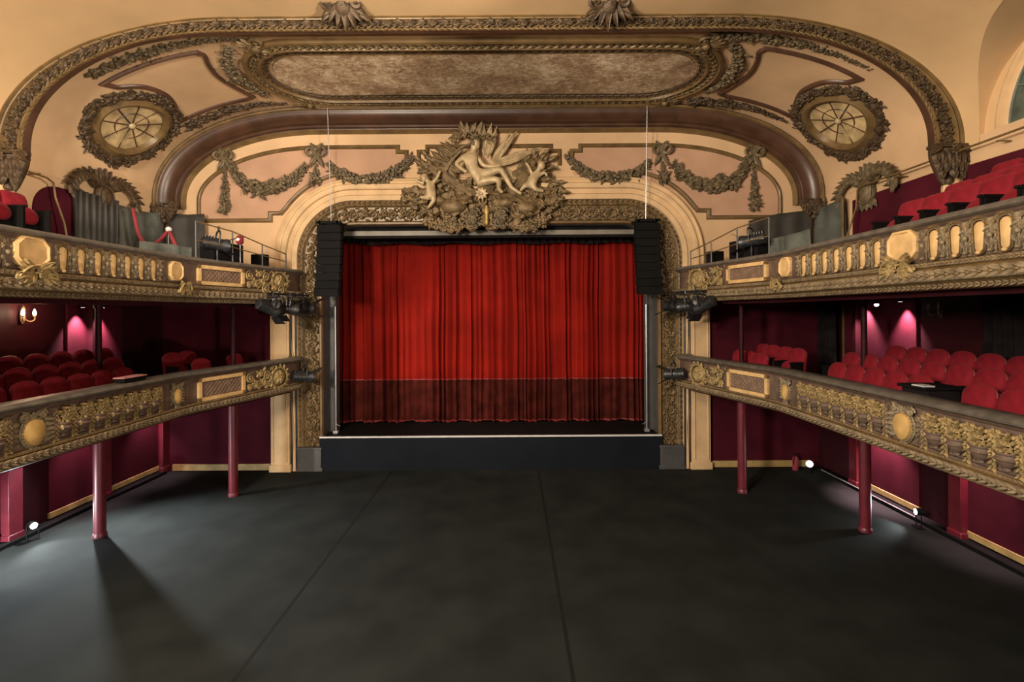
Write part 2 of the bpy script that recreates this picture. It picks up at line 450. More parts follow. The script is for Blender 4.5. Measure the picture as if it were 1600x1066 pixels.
# lunette window
mb = MB(); mb.span((W+.1, YC-2.6, 8.0), (W+.16, YC+2.6, 11.0)); wn = struct(mb.build('window_3', M['vault'], smooth=False))
def lun(r, n=40): return [V3((W+.1, YC+r*math.cos(PI*i/n), 8.36+r*1.02*math.sin(PI*i/n))) for i in range(n+1)]
mb = MB(); pa = Path(lun(1.95), (-1, 0, 0))
sweep(mb, pa, [(-.06, 0), (-.06, .05), (-.01, .07), (.02, .03), (.08, .03), (.1, .08), (.17, .08), (.2, .03), (.25, .02), (.28, 0)])
mb.tube([(W+.07, YC-2.3, 8.34), (W+.07, YC+2.3, 8.34)], .05, 8)
mb.build('window_frame', M['creamlight'], wn)
mb = MB(); pl = [(W+.08, p.y, p.z) for p in lun(1.9)]; mb.add(pl, [tuple(range(len(pl)))])
gl = mb.build('pane', mat('dusky_glass', (.10, .12, .09), .2, var=.5, vscale=2), wn, smooth=False)
mb = MB()
for r in (.7, 1.88): mb.tube([(W+.06, p.y, p.z) for p in lun(r)], .03, 5)
for k in range(1, 8):
    a = PI*k/8; mb.tube([(W+.06, YC+.7*math.cos(a), 8.36+.71*math.sin(a)), (W+.06, YC+1.88*math.cos(a), 8.36+1.9*math.sin(a))], .025, 5)
mb.build('tracery', mat('green_grey_paint', (.10, .12, .10), .5), wn)

# side walls
for sx, nm in ((-1, 'left'), (1, 'right')):
    mb = MB(); a, b = sorted((sx*10.2, sx*10.5)); mb.span((a, 2.5, 0), (b, 15.4, 5.3)); w = struct(mb.build('wall_'+nm, M['winedark'], smooth=False))
    mb = MB(); a, b = sorted((sx*(W+.015), sx*10.5)); mb.span((a, 2.5, 5.3), (b, 15.4, ZS+.05)); mb.build('upper_wall', M['plaster'], w, smooth=False)

# front wall with opening
OPW, OPZ, OPR = 5.22, 7.62, 1.05
def open_pts(off=0.0, z0=0.0):
    P = []
    w = OPW+off; top = OPZ+off; r = OPR+off
    nz = 24
    for i in range(nz): P.append(V3((-w, 0, z0+(top-r-z0)*i/nz)))
    for i in range(17): a = PI-PI/2*i/16; P.append(V3((-w+r+r*math.cos(a), 0, top-r+r*math.sin(a))))
    nt = 24
    for i in range(1, nt): P.append(V3((-w+r+(2*w-2*r)*i/nt, 0, top)))
    Q = [V3((-p.x, p.y, p.z)) for p in P[:nz+17]][::-1]
    return P+Q
inn = open_pts(.3)
def outer_pts():
    nz = 24
    P = [V3((-W-.1, 0, 8.2*i/nz)) for i in range(nz)]
    ar = arch_pts(-.05, 8.2); L = len(ar)
    half = Path(ar, (0, -1, 0))
    n2 = len(inn)-2*nz
    P += [half.at(half.L*i/(n2-1)).translation for i in range(n2)]
    P += [V3((W+.1, 0, 8.2*(nz-1-i)/nz)) for i in range(nz)]
    return P
out = outer_pts(); mb = MB(); vs = []; fs = []
for a, b in zip(inn, out): vs += [(a.x, D, a.z), (b.x, D, b.z)]
for i in range(len(inn)-1): fs.append((2*i, 2*i+2, 2*i+3, 2*i+1))
mb.add(vs, fs); fw = struct(mb.build('wall_front', M['plaster'], smooth=False))
for sx, nm in ((-1, 'left'), (1, 'right')):
    mb = MB(); a, b = sorted((sx*6.75, sx*10.2))
    mb.span((a, D-.06, 0), (b, D-.005, 5.2))
    mb.build('wine_wall_panel', M['wine'], fw, smooth=False)

# ------------------------------------------------------------------ proscenium arch
pp = Path([V3((p.x, D, p.z)) for p in open_pts(0)], (0, -1, 0))
mb = MB(); sweep(mb, pp, [(0, -.75), (0, .0)]); mb.build('reveal', M['grey'], None); PRV = bpy.data.objects['reveal']
mb = MB(); sweep(mb, pp, [(0, .0), (0, .02), (.03, .08), (.08, .09), (.11, .03), (.14, -.02), (.55, .02), (.60, .08), (.66, .12), (.72, .06), (.74, 0)])
pr = struct(mb.build('trim_1', M['bronze'])); PRV.parent = pr
mb = MB(); fp = Path([V3((p.x, D-.02, p.z)) for p in open_pts(.35, .75)], (0, -1, 0)); foliage(mb, fp, .42, .30, .07)
mb.build('acanthus_band', M['gilt'], pr)
mb = MB(); bp_ = Path([V3((p.x, D-.09, p.z)) for p in open_pts(.66, .75)], (0, -1, 0)); leafrow(mb, bp_, .12, .16, .03)
mb.build('leaf_bead', M['gilt'], pr)
# cream outer mouldings of the arch: rounder, rising higher
def arch2_pts(w, top, r, z0=0.0):
    P = []
    for i in range(24): P.append(V3((-w, D, z0+(top-r-z0)*i/24)))
    for i in range(25): a = PI-PI/2*i/24; P.append(V3((-w+r+r*math.cos(a), D, top-r+r*math.sin(a))))
    for i in range(1, 12): P.append(V3((-w+r+(2*w-2*r)*i/12, D, top)))
    return P+[V3((-p.x, p.y, p.z)) for p in P[:49]][::-1]
cp = Path(arch2_pts(5.96, 8.36, 1.75), (0, -1, 0))
mb = MB(); sweep(mb, cp, [(0, 0), (.02, .13), (.16, .16), (.2, .10), (.34, .10), (.36, .17), (.40, .19), (.5, .19), (.54, .13), (.6, .12), (.64, .16), (.68, .15), (.72, .05), (.74, 0)])
mb.build('cream_moulding', M['creamlight'], pr)
for sx in (-1, 1):
    mb = MB(); mb.span((sx*5.24, D-.2, 0), (sx*5.98, D-.001, .72)); mb.span((sx*5.2, D-.22, 0), (sx*6.0, D-.001, .12)); mb.span((sx*5.22, D-.22, .66), (sx*6.0, D-.001, .74))
    mb.build('plinth', M['grey'], pr, bevel=.015)
# cream pilaster strip beside the arch
for sx in (-1, 1):
    mb = MB(); mb.span((sx*6.2, D-.22, 0), (sx*6.78, D-.001, 5.2)); mb.span((sx*6.26, D-.25, .3), (sx*6.3, D-.2, 5.2)); mb.span((sx*6.68, D-.25, .3), (sx*6.72, D-.2, 5.2)); mb.span((sx*6.16, D-.26, 0), (sx*6.82, D-.001, .22))
    mb.build('cream_pilaster', M['creamlight'], pr, bevel=.012)

# ------------------------------------------------------------------ inner brown cove arch (trim_2) between bay vault and front wall
def z_arch(inset, y, z0): return Path(arch_pts(inset, z0, y), (0, -1, 0))
pa = z_arch(.02, D, 8.15)
prof = [(.0, .56), (-.05, .60), (-.10, .56)]
for i in range(11): a = PI/2*i/10; prof.append((-.12-.30*math.sin(a), .54-.36*(1-math.cos(a))))
prof += [(-.44, .16), (-.49, .16), (-.52, .09), (-.56, .08), (-.56, 0)]
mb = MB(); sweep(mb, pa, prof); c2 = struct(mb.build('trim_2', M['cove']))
mb = MB(); sweep(mb, pa, [(-.54, 0), (-.55, .12), (-.59, .14), (-.63, .08), (-.66, 0)])
sweep(mb, Path(arch_pts(.02, 8.15, D-.54), (0, -1, 0)), [(-.02, .02), (-.05, .07), (-.10, .06), (-.12, .0)])
mb.build('gilt_bead', M['bronze'], c2)
# cream flat band + thin brown frame line on the tympanum (numbers = metres on the wall)
def wallpath(pts, z=True, n=None, closed=False, y=D):
    return Path([V3((x, y, zz)) for x, zz in pts], (0, -1, 0), closed)
arcL = [(p.x, p.z) for p in arch_pts(1.08, 8.05) if p.x < -1.9]
for sx in (-1, 1):
    L = [(-4.21+2.66*math.cos(math.radians(q)), 6.61+2.66*math.sin(math.radians(q))) for q in range(100, 148, 4)] + [(-6.5, 8.02), (-6.84, 8.02), (-6.84, 7.80), (arcL[0][0], 7.80)] + [a for a in arcL if a[1] > 7.95]
    zt = arcL[-1][1]
    L = [p for p in L if p[0] < -2.95] + [(-2.85, zt), (-2.85, zt-.16), (-2.58, zt-.16), (-2.58, zt-.62)]
    if sx > 0: L = [(-x, z) for x, z in L][::-1]
    mb = MB(); sweep(mb, wallpath(L), [(-.07, 0), (-.06, .05), (-.02, .08), (.03, .07), (.06, .03), (.07, 0)])
    struct(mb.build('trim_3', M['bronze']))
    # pink panel inside the frame
    poly = [(-5.9, 8.6), (-6.35, 8.2), (-6.55, 8.1), (-6.9, 8.05), (-6.9, 7.86), (arcL[0][0]+.06, 7.86)]+[(x+.04, z-.06) for x, z in arcL if z > 7.95 and x < -2.9]+[(-2.9, zt-.25), (-2.62, zt-.25), (-2.62, 9.15), (-3.6, 9.12), (-4.4, 9.1), (-5.2, 8.85)]
    if sx > 0: poly = [(-x, z) for x, z in poly]
    mb = MB(); mb.prism(poly, 0, .012, Matrix(((1, 0, 0, 0), (0, 0, -1, D), (0, 1, 0, 0), (0, 0, 0, 1))))
    mb.build('pink_panel', M['pink'], fw, smooth=False)
    L = [(-2.2, zt-.62), (-2.2, zt-.16), (-1.93, zt-.16), (-1.93, zt), (-.3, zt)]
    if sx > 0: L = [(-x, z) for x, z in L][::-1]
    mb = MB(); sweep(mb, wallpath(L), [(-.07, 0), (-.06, .05), (-.02, .08), (.03, .07), (.06, .03), (.07, 0)])
    struct(mb.build('trim_4', M['bronze']))

# ------------------------------------------------------------------ outer rib arch (trim_5) between hall vault and bay
def ribsc(z): return 1.18-.50*max(0, min(1, (z-8.4)/(ZT-8.6)))**1.5
def rib_path(inset, y, z0):
    base = arch_pts(0, z0, y); q = Path(base, (0, -1, 0)); P = []
    for k in range(len(base)): p, t, b, n = q.fr(k); P.append(p-b*inset*ribsc(p.z))
    return Path(P, (0, -1, 0))
pa = rib_path(-.02, D2, 8.2); rs = [ribsc(p.z) for p in pa.p]
mb = MB()
sweep(mb, pa, [(.02, .16), (-.02, .22), (-.05, .22), (-.06, .17), (-.09, .17), (-.10, .2), (-.12, .19), (-.13, .12), (-.36, .10), (-.38, .14), (-.42, .14), (-.43, .08)], scale=rs)
rb = struct(mb.build('trim_5', M['bronze']))
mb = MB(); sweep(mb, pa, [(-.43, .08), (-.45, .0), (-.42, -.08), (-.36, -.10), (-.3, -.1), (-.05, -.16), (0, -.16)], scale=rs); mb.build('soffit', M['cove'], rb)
mb = MB(); pf = rib_path(.235, D2-.12, 8.3); foliage(mb, pf, .25, .24, .06, sc=ribsc); mb.build('acanthus_band', M['giltdark'], rb)
mb = MB(); pf = rib_path(.385, D2-.13, 8.3); leafrow(mb, pf, .05, .13, .02); mb.build('leaf_bead', M['gilt'], rb)

# capitals at the arch feet ------------------------------------------------
def capital(mb, X, w, h):
    """bracket: x across, y down the wall is -z; built round the top centre, facing +z of X"""
    mb.box((0, -.06*h, .10), (w*1.15, .10*h, .24), X); mb.box((0, -.16*h, .08), (w, .08*h, .2), X)
    mb.lathe([(w*.48, 0), (w*.46, .2*h), (w*.34, .55*h), (w*.2, .85*h), (w*.1, h)], 12, X @ Matrix.Rotation(PI/2, 4, 'X') @ T(0, .02, .15*h) @ Matrix.Diagonal((1, .8, 1, 1)))
    for row, (yy, n, l) in enumerate(((-.2, 6, .42), (-.45, 5, .4), (-.7, 3, .34))):
        for k in range(n):
            q = (k-(n-1)/2)/max(1, n-1)
            mb.leaf(X @ T(q*w*(1-.2*row)*.95, yy*h, .22*w+.13*w*(1-abs(q)*1.2)) @ RZ(-PI/2+q*.4), l*h, w*.3, .09, .06)
    for q in (-1, 1):
        mb.scroll(X @ T(q*w*.5, -.2*h, .14), w*.2, .05, 1.3, q)
        mb.leaf(X @ T(q*w*.35, -.05*h, .2) @ RZ(-PI/2+q*.9), h*.5, w*.28, .09, .05)
    mb.rosette(X @ T(0, -.22*h, .30), w*.2)
    mb.ell((0, -1.05*h, .12), (w*.13, w*.15, w*.12), X, (8, 6))
def frame(pos, xd, zd):
    xd = V3(xd).normalized(); zd = V3(zd).normalized(); yd = zd.cross(xd)
    return Matrix(((xd.x, yd.x, zd.x, pos[0]), (xd.y, yd.y, zd.y, pos[1]), (xd.z, yd.z, zd.z, pos[2]), (0, 0, 0, 1)))
for sx, nm in ((-1, 'left'), (1, 'right')):
    mb = MB(); capital(mb, frame((sx*(W-.32), D2-.12, 8.32), (1, 0, 0), (0, -1, 0)), .62, .72)
    o = mb.build('arch_capital', M['giltdark'])
    tag(o, f'large bronze foliage capital at the {nm} foot of the outer arch', 'capital')
    mb = MB(); capital(mb, frame((sx*(W-.32), D-.36, 8.25), (1, 0, 0), (0, -1, 0)), .66, .5)
    o = mb.build('arch_capital', M['giltdark'])
    tag(o, f'dark leafy capital at the {nm} foot of the inner brown arch', 'capital')
    # tail under the outer capital
    mb = MB()
    mb.tube(smoothpts([(sx*(W-.12), D2-.12, 7.62), (sx*(W-.2), D2-.14, 7.4), (sx*(W-.16), D2-.12, 7.2), (sx*(W-.06), D2-.1, 7.0)], 4), [.16]*5+[.15]*4+[.1]*3+[.03], 8)
    mb.leaf(frame((sx*(W-.2), D2-.2, 7.55), (0, 0, -1), (0, -1, 0)), .5, .3, .08, .1)
    o = mb.build('corbel_tail', M['creamlight']); tag(o, f'small cream plaster corbel tip under the {nm} outer arch capital', 'corbel')
    # cartouche keystones at the top edge
    mb = MB(); X = frame((sx*2.72, 10.02, ZT-.02), (1, 0, 0), (0, -.75, -.66))
    mb.ell((0, .05, .08), (.16, .24, .12), X, (12, 8))
    for k in range(7):
        a = -PI/2+(k-3)*.32; mb.leaf(X @ T(.05*(k-3), .12, .06+.02*(3-abs(k-3))) @ RZ(a), .52-.04*abs(k-3), .17, .07, .08)
    for q in (-1, 1):
        mb.scroll(X @ T(q*.30, .16, .08), .17, .045, 1.4, q); mb.leaf(X @ T(q*.2, .05, .05) @ RZ(-PI/2+q*.9), .42, .18, .07, .08)
        mb.leaf(X @ T(q*.12, .2, .06) @ RZ(PI/2-q*.8), .3, .16, .06, .05)
    mb.rosette(X @ T(0, .12, .16), .13)
    o = mb.build('ceiling_cartouche', M['giltdark']); tag(o, f'{nm} gilt cartouche hanging over the top of the outer arch', 'cartouche')

# ------------------------------------------------------------------ oblong ceiling painting
def oblong(hx, y0, y1, n=16):
    r = (y1-y0)/2; yc = (y0+y1)/2; P = []
    for i in range(n+1): a = -PI/2+PI*i/n; P.append((hx-r+r*math.cos(a), yc+r*math.sin(a)))
    for i in range(n+1): a = PI/2+PI*i/n; P.append((-hx+r+r*math.cos(a), yc+r*math.sin(a)))
    # subdivide the straight sides
    Q = []
    for i in range(len(P)):
        a = V3((*P[i], 0)); b = V3((*P[(i+1) % len(P)], 0)); k = max(1, int((b-a).length/.3))
        Q += [a.lerp(b, j/k) for j in range(k)]
    return [(q.x, q.y) for q in Q]
def onceil(P, h=0.0):
    r = []
    for x, y in P: r.append(vault(SMAX-abs(x), y, h, 1 if x >= 0 else -1))
    return Path([a for a, b in r][::-1], [b for a, b in r][::-1], True)
pm = onceil(oblong(6.05, 11.2, 14.5))
mb = MB(); sweep(mb, pm, [(-.12, 0), (-.10, .10), (-.04, .12), (0, .07), (.05, .06), (.2, .05), (.22, .10), (.26, .11), (.29, .05), (.48, -.0), (.56, .03)])
fo = thing('ceiling_painting', 'long oval ceiling painting in a carved gilt frame above the proscenium', 'painting', (0, 12.85, ZT-.02))
mb.build('frame', M['bronze'], fo)
mb = MB(); leafrow(mb, onceil(oblong(5.92, 11.33, 14.37), .06), .17, .2, .045)
mb.build('acanthus_border', M['gilt'], fo)
mb = MB(); leafrow(mb, onceil(oblong(5.68, 11.58, 14.12), .02), .14, .22, .035); mb.build('leaf_moulding', M['giltdark'], fo)
P = oblong(5.55, 11.72, 13.98); mb = MB()
vs = [vault(SMAX-abs(x), y, .012, 1 if x >= 0 else -1)[0] for x, y in P]
cc = len(vs); yc = 12.85
rows = [[V3(((v.x)*k, yc+(v.y-yc)*k, v.z if abs(v.x*k) > 4.9 else ZT-.012)) for v in vs] for k in (1, .75)]
n = len(vs); allv = rows[0]+rows[1]; fs = [(i, (i+1) % n, n+(i+1) % n, n+i) for i in range(n)]+[tuple(range(n, 2*n))]
mb.add(allv, fs); mb.build('canvas', M['painting'], fo, smooth=False)
# shell bosses at the ends of the frame
for sx in (-1, 1):
    for yy in (11.35, 14.4):
        mb = MB(); X = frame(vault(SMAX-5.25, yy, .05, sx)[0], (sx, 0, 0), (0, 0, -1))
        for k in range(7): a = -1.2+.4*k; mb.leaf(X @ RZ(a), .42, .17, .08, .05)
        mb.scroll(X @ T(-.1, .2), .18, .04, 1.3, 1); mb.scroll(X @ T(-.1, -.2), .18, .04, 1.3, -1); mb.ell((0, 0, .06), (.1, .1, .08), X, (8, 6))
        mb.build('shell_boss', M['gilt'], fo)

# ------------------------------------------------------------------ side panels of the bay: moulding lines, garlands, oval windows
OC = (1.80, 12.92)
for sx, nm in ((-1, 'left'), (1, 'right')):
    line = [(2.6, 13.87), (2.85, 13.45), (3.07, 12.9), (3.10, 12.5), (2.95, 12.05), (2.56, 11.7)]
    l2 = [(4.80, 11.42), (4.85, 11.6), (4.70, 12.0), (4.6, 12.55), (4.68, 13.15), (4.85, 13.8)]
    P = [(p.x, p.y) for p in smoothpts([V3((*q, 0)) for q in line], 5)]+[(2.45, 11.42)]
    P2 = [(p.x, p.y) for p in smoothpts([V3((*q, 0)) for q in l2], 5)]
    ring = P+[(2.45+.2*i, 11.42) for i in range(1, 12)]+P2+[(4.85-.2*i, 13.87) for i in range(1, 12)]+[(2.6, 13.87)]
    mb = MB(); pth = vpath(ring, sx, straight=True)
    sweep(mb, pth, [(-.06, 0), (-.05, .04), (-.02, .07), (.02, .06), (.05, .03), (.06, 0)]); struct(mb.build('trim_6', M['cove']))
    for pts, rr, lab in (([(2.5, 11.03), (3.2, 11.04), (4.2, 11.02), (5.2, 11.03), (6.2, 11.08)], lambda t: .05+.085*min(1, t*1.6), f'{nm} long fruit and leaf garland along the outer arch edge of the bay'),
                         ([(5.62, 11.3), (5.20, 11.9), (5.03, 12.6), (5.06, 13.2), (5.25, 13.8)], lambda t: .19-.08*abs(2*t-1), f'{nm} curved garland hugging the end of the ceiling painting'),
                         ([(2.62, 14.2), (3.3, 14.2), (4.1, 14.2), (4.9, 14.25), (5.5, 14.4)], lambda t: .07+.10*min(1, t*1.6), f'{nm} long leaf garland along the inner brown arch')):
        mb = MB(); garland(mb, vpath(pts, sx), rr, .05, 5); o = mb.build('plaster_garland', M['giltdark'] if 'inner' in lab else M['garland']); tag(o, lab, 'garland')
    # oval window
    w = thing('window_1' if sx < 0 else 'window_2', '', 'window', vault(OC[0], OC[1], 0, sx)[0]); del w['label']; del w['category']; w['kind'] = 'structure'
    def ringp(r, n=64, h=0.0, ry=None):
        return vpath([(OC[0]+r*.93*math.cos(2*PI*i/n), OC[1]+(ry or r)*math.sin(2*PI*i/n)) for i in range(n)], sx, 1, True, h)
    mb = MB(); garland(mb, ringp(1.18), lambda t: .135+.02*math.sin(t*80), .04, 7, 1.0); mb.build('leaf_wreath', M['giltdark'], w)
    mb = MB(); sweep(mb, ringp(.98), [(-.2, 0.0), (-.19, .05), (-.14, .08), (-.09, .05), (-.04, .09), (.06, .16), (.12, .14), (.18, .03)])
    mb.build('window_frame', M['bronze'], w)
    mb = MB(); cen, nn = vault(OC[0], OC[1], .02, sx); rim = ringp(.86, 64, .02)
    mb.add([cen]+rim.p, [(0, 1+i, 1+(i+1) % 64) for i in range(64)]); mb.build('pane', M['glass'], w)
    mb = MB(); N_ = 9
    for k in range(N_):
        a = 2*PI*k/N_+.2; q = [vault(OC[0]+r*.93*math.cos(a), OC[1]+r*math.sin(a), .035, sx)[0] for r in (.08, .3, .55, .84)]; mb.tube(q, .018, 5)
    mb.tube(ringp(.44, 64, .035).p, .016, 5, closed=True); mb.tube(ringp(.85, 64, .035).p, .03, 5, closed=True)
    mb.build('tracery', M['cove'], w)
    mb = MB(); cp_, cn = vault(OC[0], OC[1], .04, sx); mb.ell(cp_, (.09, .09, .09), None, (8, 6)); mb.build('boss', M['figure'], w)
    # winged shell ornament under the window
    mb = MB(); X = frame((sx*(W-.03), 12.8, 8.12), (0, -sx, 0), (-sx, 0, 0))
    X = X @ Matrix.Scale(1.3, 4)
    mb.ell((0, -.12, .05), (.19, .26, .13), X, (12, 8)); mb.tube([(.17*math.cos(a), -.12+.23*math.sin(a), .12) for a in [2*PI*i/20 for i in range(20)]], .03, 5, X, closed=True)
    for k in range(9): a = PI*(.12+.76*k/8); mb.leaf(X @ T(.12*math.cos(a), .02+.1*math.sin(a), .05) @ RZ(a), .30+.05*math.sin(a), .15, .08, .07)
    for q in (-1, 1):
        pts = smoothpts([(q*.1, .12, .08), (q*.35, .24, .10), (q*.6, .18, .10), (q*.78, .0, .09), (q*.74, -.14, .08)], 5)
        mb.tube(pts, [.085-.0022*k for k in range(len(pts))], 6, X)
        for k in range(0, len(pts)-2, 2):
            p = pts[k]; d = (pts[k+1]-pts[k]); a = math.atan2(d.y, d.x)
            mb.leaf(X @ T(p.x, p.y, .12) @ RZ(a+q*.55), .22, .11, .05, .06); mb.leaf(X @ T(p.x, p.y, .12) @ RZ(a-q*.75), .20, .11, .05, .06)
        mb.scroll(X @ T(q*.74, -.12, .08), .09, .035, 1.2, -q)
    for k in range(5): mb.leaf(X @ T((k-2)*.07, -.26, .06) @ RZ(-PI/2+(k-2)*.3), .24, .12, .07)
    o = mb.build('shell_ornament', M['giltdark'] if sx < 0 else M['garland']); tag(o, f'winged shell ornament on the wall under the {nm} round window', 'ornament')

# ------------------------------------------------------------------ festoons on the tympanum
def wp(pts, y=D-.04, n=8): return Path(smoothpts([(x, y, z) for x, z in pts], n), (0, -1, 0))
for sx, nm in ((-1, 'left'), (1, 'right')):
    def m(pts): return pts if sx < 0 else [(-x, z) for x, z in pts]
    for pts, rf, lab in (([(-8.05, 9.62), (-7.75, 9.05), (-7.2, 8.78), (-6.6, 8.82), (-6.1, 9.05), (-5.68, 9.5)], lambda t: .11+.11*math.sin(PI*t), f'outer fruit festoon on the {nm} half of the proscenium wall'),
                         ([(-5.0, 9.55), (-4.6, 9.2), (-3.95, 9.02), (-3.3, 9.05), (-2.9, 9.25), (-2.4, 9.72)], lambda t: .11+.10*math.sin(PI*t), f'inner fruit festoon on the {nm} half of the proscenium wall')):
        mb = MB(); garland(mb, wp(m(pts)), rf, .05, 6, 1.0); tag(mb.build('fruit_festoon', M['garland']), lab, 'festoon')
    for x0, lab, zz, drop in ((-8.22, f'outer ribbon bow with a hanging fruit drop on the {nm} tympanum', 9.75, [(-8.22, 9.5), (-8.22, 8.9), (-8.22, 8.3), (-8.22, 8.05)]), (-5.36, f'middle ribbon bow with a short tassel on the {nm} tympanum', 9.85, [(-5.38, 9.55), (-5.4, 9.25), (-5.42, 8.95)])):
        x0 = x0 if sx < 0 else -x0
        b = thing('ribbon_bow', lab, 'bow', (x0, D-.05, zz)); mb = MB(); X = frame((x0, D-.05, zz), (1, 0, 0), (0, -1, 0))
        for q in (-1, 1):
            mb.tube(smoothpts([(0, 0, .06), (q*.18, .16, .12), (q*.3, .05, .12), (q*.18, -.08, .1), (0, 0, .06)], 5), .045, 5, X)
            mb.leaf(X @ T(0, -.03, .05) @ RZ(-PI/2+q*.5), .5, .16, .05)
            mb.leaf(X @ T(q*.05, .1, .05) @ RZ(PI/2-q*.5), .28, .16, .07)
        mb.rosette(X @ T(0, .05, .08), .15); mb.build('ribbon', M['garland'], b)
        mb = MB(); garland(mb, wp(m(drop), D-.05), lambda t: .05+.13*t, .05, 6, 1.0); mb.build('fruit_drop', M['garland'], b)

# ------------------------------------------------------------------ skinned figures of the relief
def skin_fig(name, joints, edges, mat_, parent, sub=2, extra=None):
    names = list(joints); me = bpy.data.meshes.new(name)
    me.from_pydata([joints[n][0] for n in names], [(names.index(a), names.index(b)) for a, b in edges], [])
    ob = bpy.data.objects.new(name, me); COL.objects.link(ob)
    sk = ob.modifiers.new('skin', 'SKIN'); sk.use_smooth_shade = True
    for i, n in enumerate(names):
        r = joints[n][1]*1.22; me.skin_vertices[0].data[i].radius = (r, r)
        me.skin_vertices[0].data[i].use_root = (n == names[0])
    sb = ob.modifiers.new('sub', 'SUBSURF'); sb.levels = sub; sb.render_levels = sub
    dg = bpy.context.evaluated_depsgraph_get(); dg.update()
    m2 = bpy.data.meshes.new_from_object(ob.evaluated_get(dg)); bpy.data.objects.remove(ob)
    off = WPOS.get(parent.name, V3((0, 0, 0)))
    for v in m2.vertices: v.co -= off
    m2.materials.clear(); m2.materials.append(mat_); m2.name = name
    for p in m2.polygons: p.use_smooth = True
    o = bpy.data.objects.new(name, m2); COL.objects.link(o); o.parent = parent; WPOS[o.name] = off
    return o
def rz_(zx, zy, d): return V3(((zx-841)*.00366, D-d, 11.08-zy*.00366))
RL = thing('relief_sculpture', 'gilt relief of a reclining winged woman with two cherubs above the curtain', 'sculpture', (-.1, D-.1, 8.6))
J = dict(pelvis=(rz_(735, 580, .42), .19), waist=(rz_(705, 500, .42), .145), chest=(rz_(685, 425, .44), .185), neck=(rz_(712, 365, .46), .075), head0=(rz_(726, 325, .48), .10), head1=(rz_(742, 288, .50), .115),
         shl=(rz_(630, 405, .42), .085), ell_=(rz_(570, 470, .50), .062), wrl=(rz_(640, 528, .60), .045), hal=(rz_(668, 548, .62), .05),
         shr=(rz_(745, 405, .38), .085), elr=(rz_(805, 480, .40), .06), wrr=(rz_(900, 484, .42), .042), har=(rz_(945, 478, .42), .045),
         hpl=(rz_(770, 610, .46), .15), knl=(rz_(930, 605, .62), .10), anl=(rz_(925, 680, .52), .055), fol=(rz_(960, 715, .58), .045),
         hpr=(rz_(775, 560, .40), .15), knr=(rz_(945, 510, .50), .10), anr=(rz_(1030, 665, .48), .055), for_=(rz_(1115, 720, .50), .04))
E_ = [('pelvis', 'waist'), ('waist', 'chest'), ('chest', 'neck'), ('neck', 'head0'), ('head0', 'head1'), ('chest', 'shl'), ('shl', 'ell_'), ('ell_', 'wrl'), ('wrl', 'hal'), ('chest', 'shr'), ('shr', 'elr'), ('elr', 'wrr'), ('wrr', 'har'),
      ('pelvis', 'hpl'), ('hpl', 'knl'), ('knl', 'anl'), ('anl', 'fol'), ('pelvis', 'hpr'), ('hpr', 'knr'), ('knr', 'anr'), ('anr', 'for_')]
fig = skin_fig('reclining_figure', J, E_, M['figure'], RL)
mb = MB()
hc = rz_(738, 297, .50)
for k in range(46): a = rnd(.35, PI+.9); e = rnd(-1.0, 1.0); mb.ell(hc+V3((.135*math.cos(a)*math.cos(e), .13*math.sin(e), .02+.155*math.sin(a)*math.cos(e))), (.045, .045, .04))
for k in range(8): mb.tube(smoothpts([rz_(700, 290, .42), rz_(660-8*k, 300+4*k, .36), rz_(610-12*k, 330+8*k, .32)], 4), [.04]*4+[.035]*4+[.01], 5)
mb.build('hair', M['garland'], fig)
mb = MB()   # facial features and breasts kept with the body
fx = rz_(757, 305, .57); mb.ell(fx, (.018, .02, .03)); mb.ell(rz_(760, 318, .56), (.02, .015, .008))
mb.ell(rz_(748, 297, .59), (.014, .01, .009)); mb.ell(rz_(766, 299, .56), (.014, .01, .009))
mb.ell(rz_(742, 300, .50), (.115, .12, .15), None, (12, 8)); mb.ell(rz_(752, 325, .50), (.07, .08, .06), None, (8, 6))
mb.build('head', M['figure'], fig)
# wings
mb = MB()
def feather(p0, p1, wd, d=.0, th=.05):
    v = p1-p0; L = v.length; X = frame(p0, v, (0, -1, 0)); mb.leaf(X, L, wd, th, .02); mb.tube([(0, 0, .03), (L*.9, 0, .05)], .018, 4, X)
for (a, b, wd) in (((870, 420), (1085, 165), .26), ((880, 430), (1060, 190), .22), ((900, 430), (1030, 170), .22), ((880, 440), (1290, 305), .2), ((890, 450), (1270, 330), .18), ((890, 465), (1180, 380), .18),
                   ((800, 380), (870, 95), .26), ((800, 380), (800, 85), .2), ((830, 400), (915, 120), .2), ((950, 500), (1110, 560), .18), ((960, 520), (1110, 600), .16), ((960, 540), (1090, 640), .16)):
    feather(rz_(*a, .28), rz_(*b, .22), wd)
mb.build('wing', M['figure'], RL)
mb = MB()
for (a, b, wd) in (((560, 380), (375, 270), .2), ((560, 390), (370, 300), .18), ((540, 400), (360, 350), .18), ((600, 350), (420, 250), .18), ((560, 360), (470, 240), .16)): feather(rz_(*a, .2), rz_(*b, .16), wd)
mb.build('wing', M['gilt'], RL)
mb = MB()   # leafy crest and branch above the head
pth = Path(smoothpts([rz_(520, 240, .2), rz_(600, 215, .28), rz_(700, 212, .3), rz_(800, 225, .3), rz_(900, 250, .26)], 6), (0, -1, 0)); garland(mb, pth, lambda t: .12, .06, 4)
for a, b in (((640, 210), (605, 95)), ((660, 205), (660, 110)), ((690, 200), (740, 110)), ((620, 220), (540, 190)), ((740, 210), (790, 100)), ((660, 220), (590, 140))): mb.leaf(frame(rz_(*a, .26), rz_(*b, .3)-rz_(*a, .26), (0, -1, 0)), (rz_(*b, .3)-rz_(*a, .26)).length*1.05, .27, .08, .08)
mb.build('leaf_crest', M['gilt'], RL)
mb = MB()   # drapery and hair streaming left
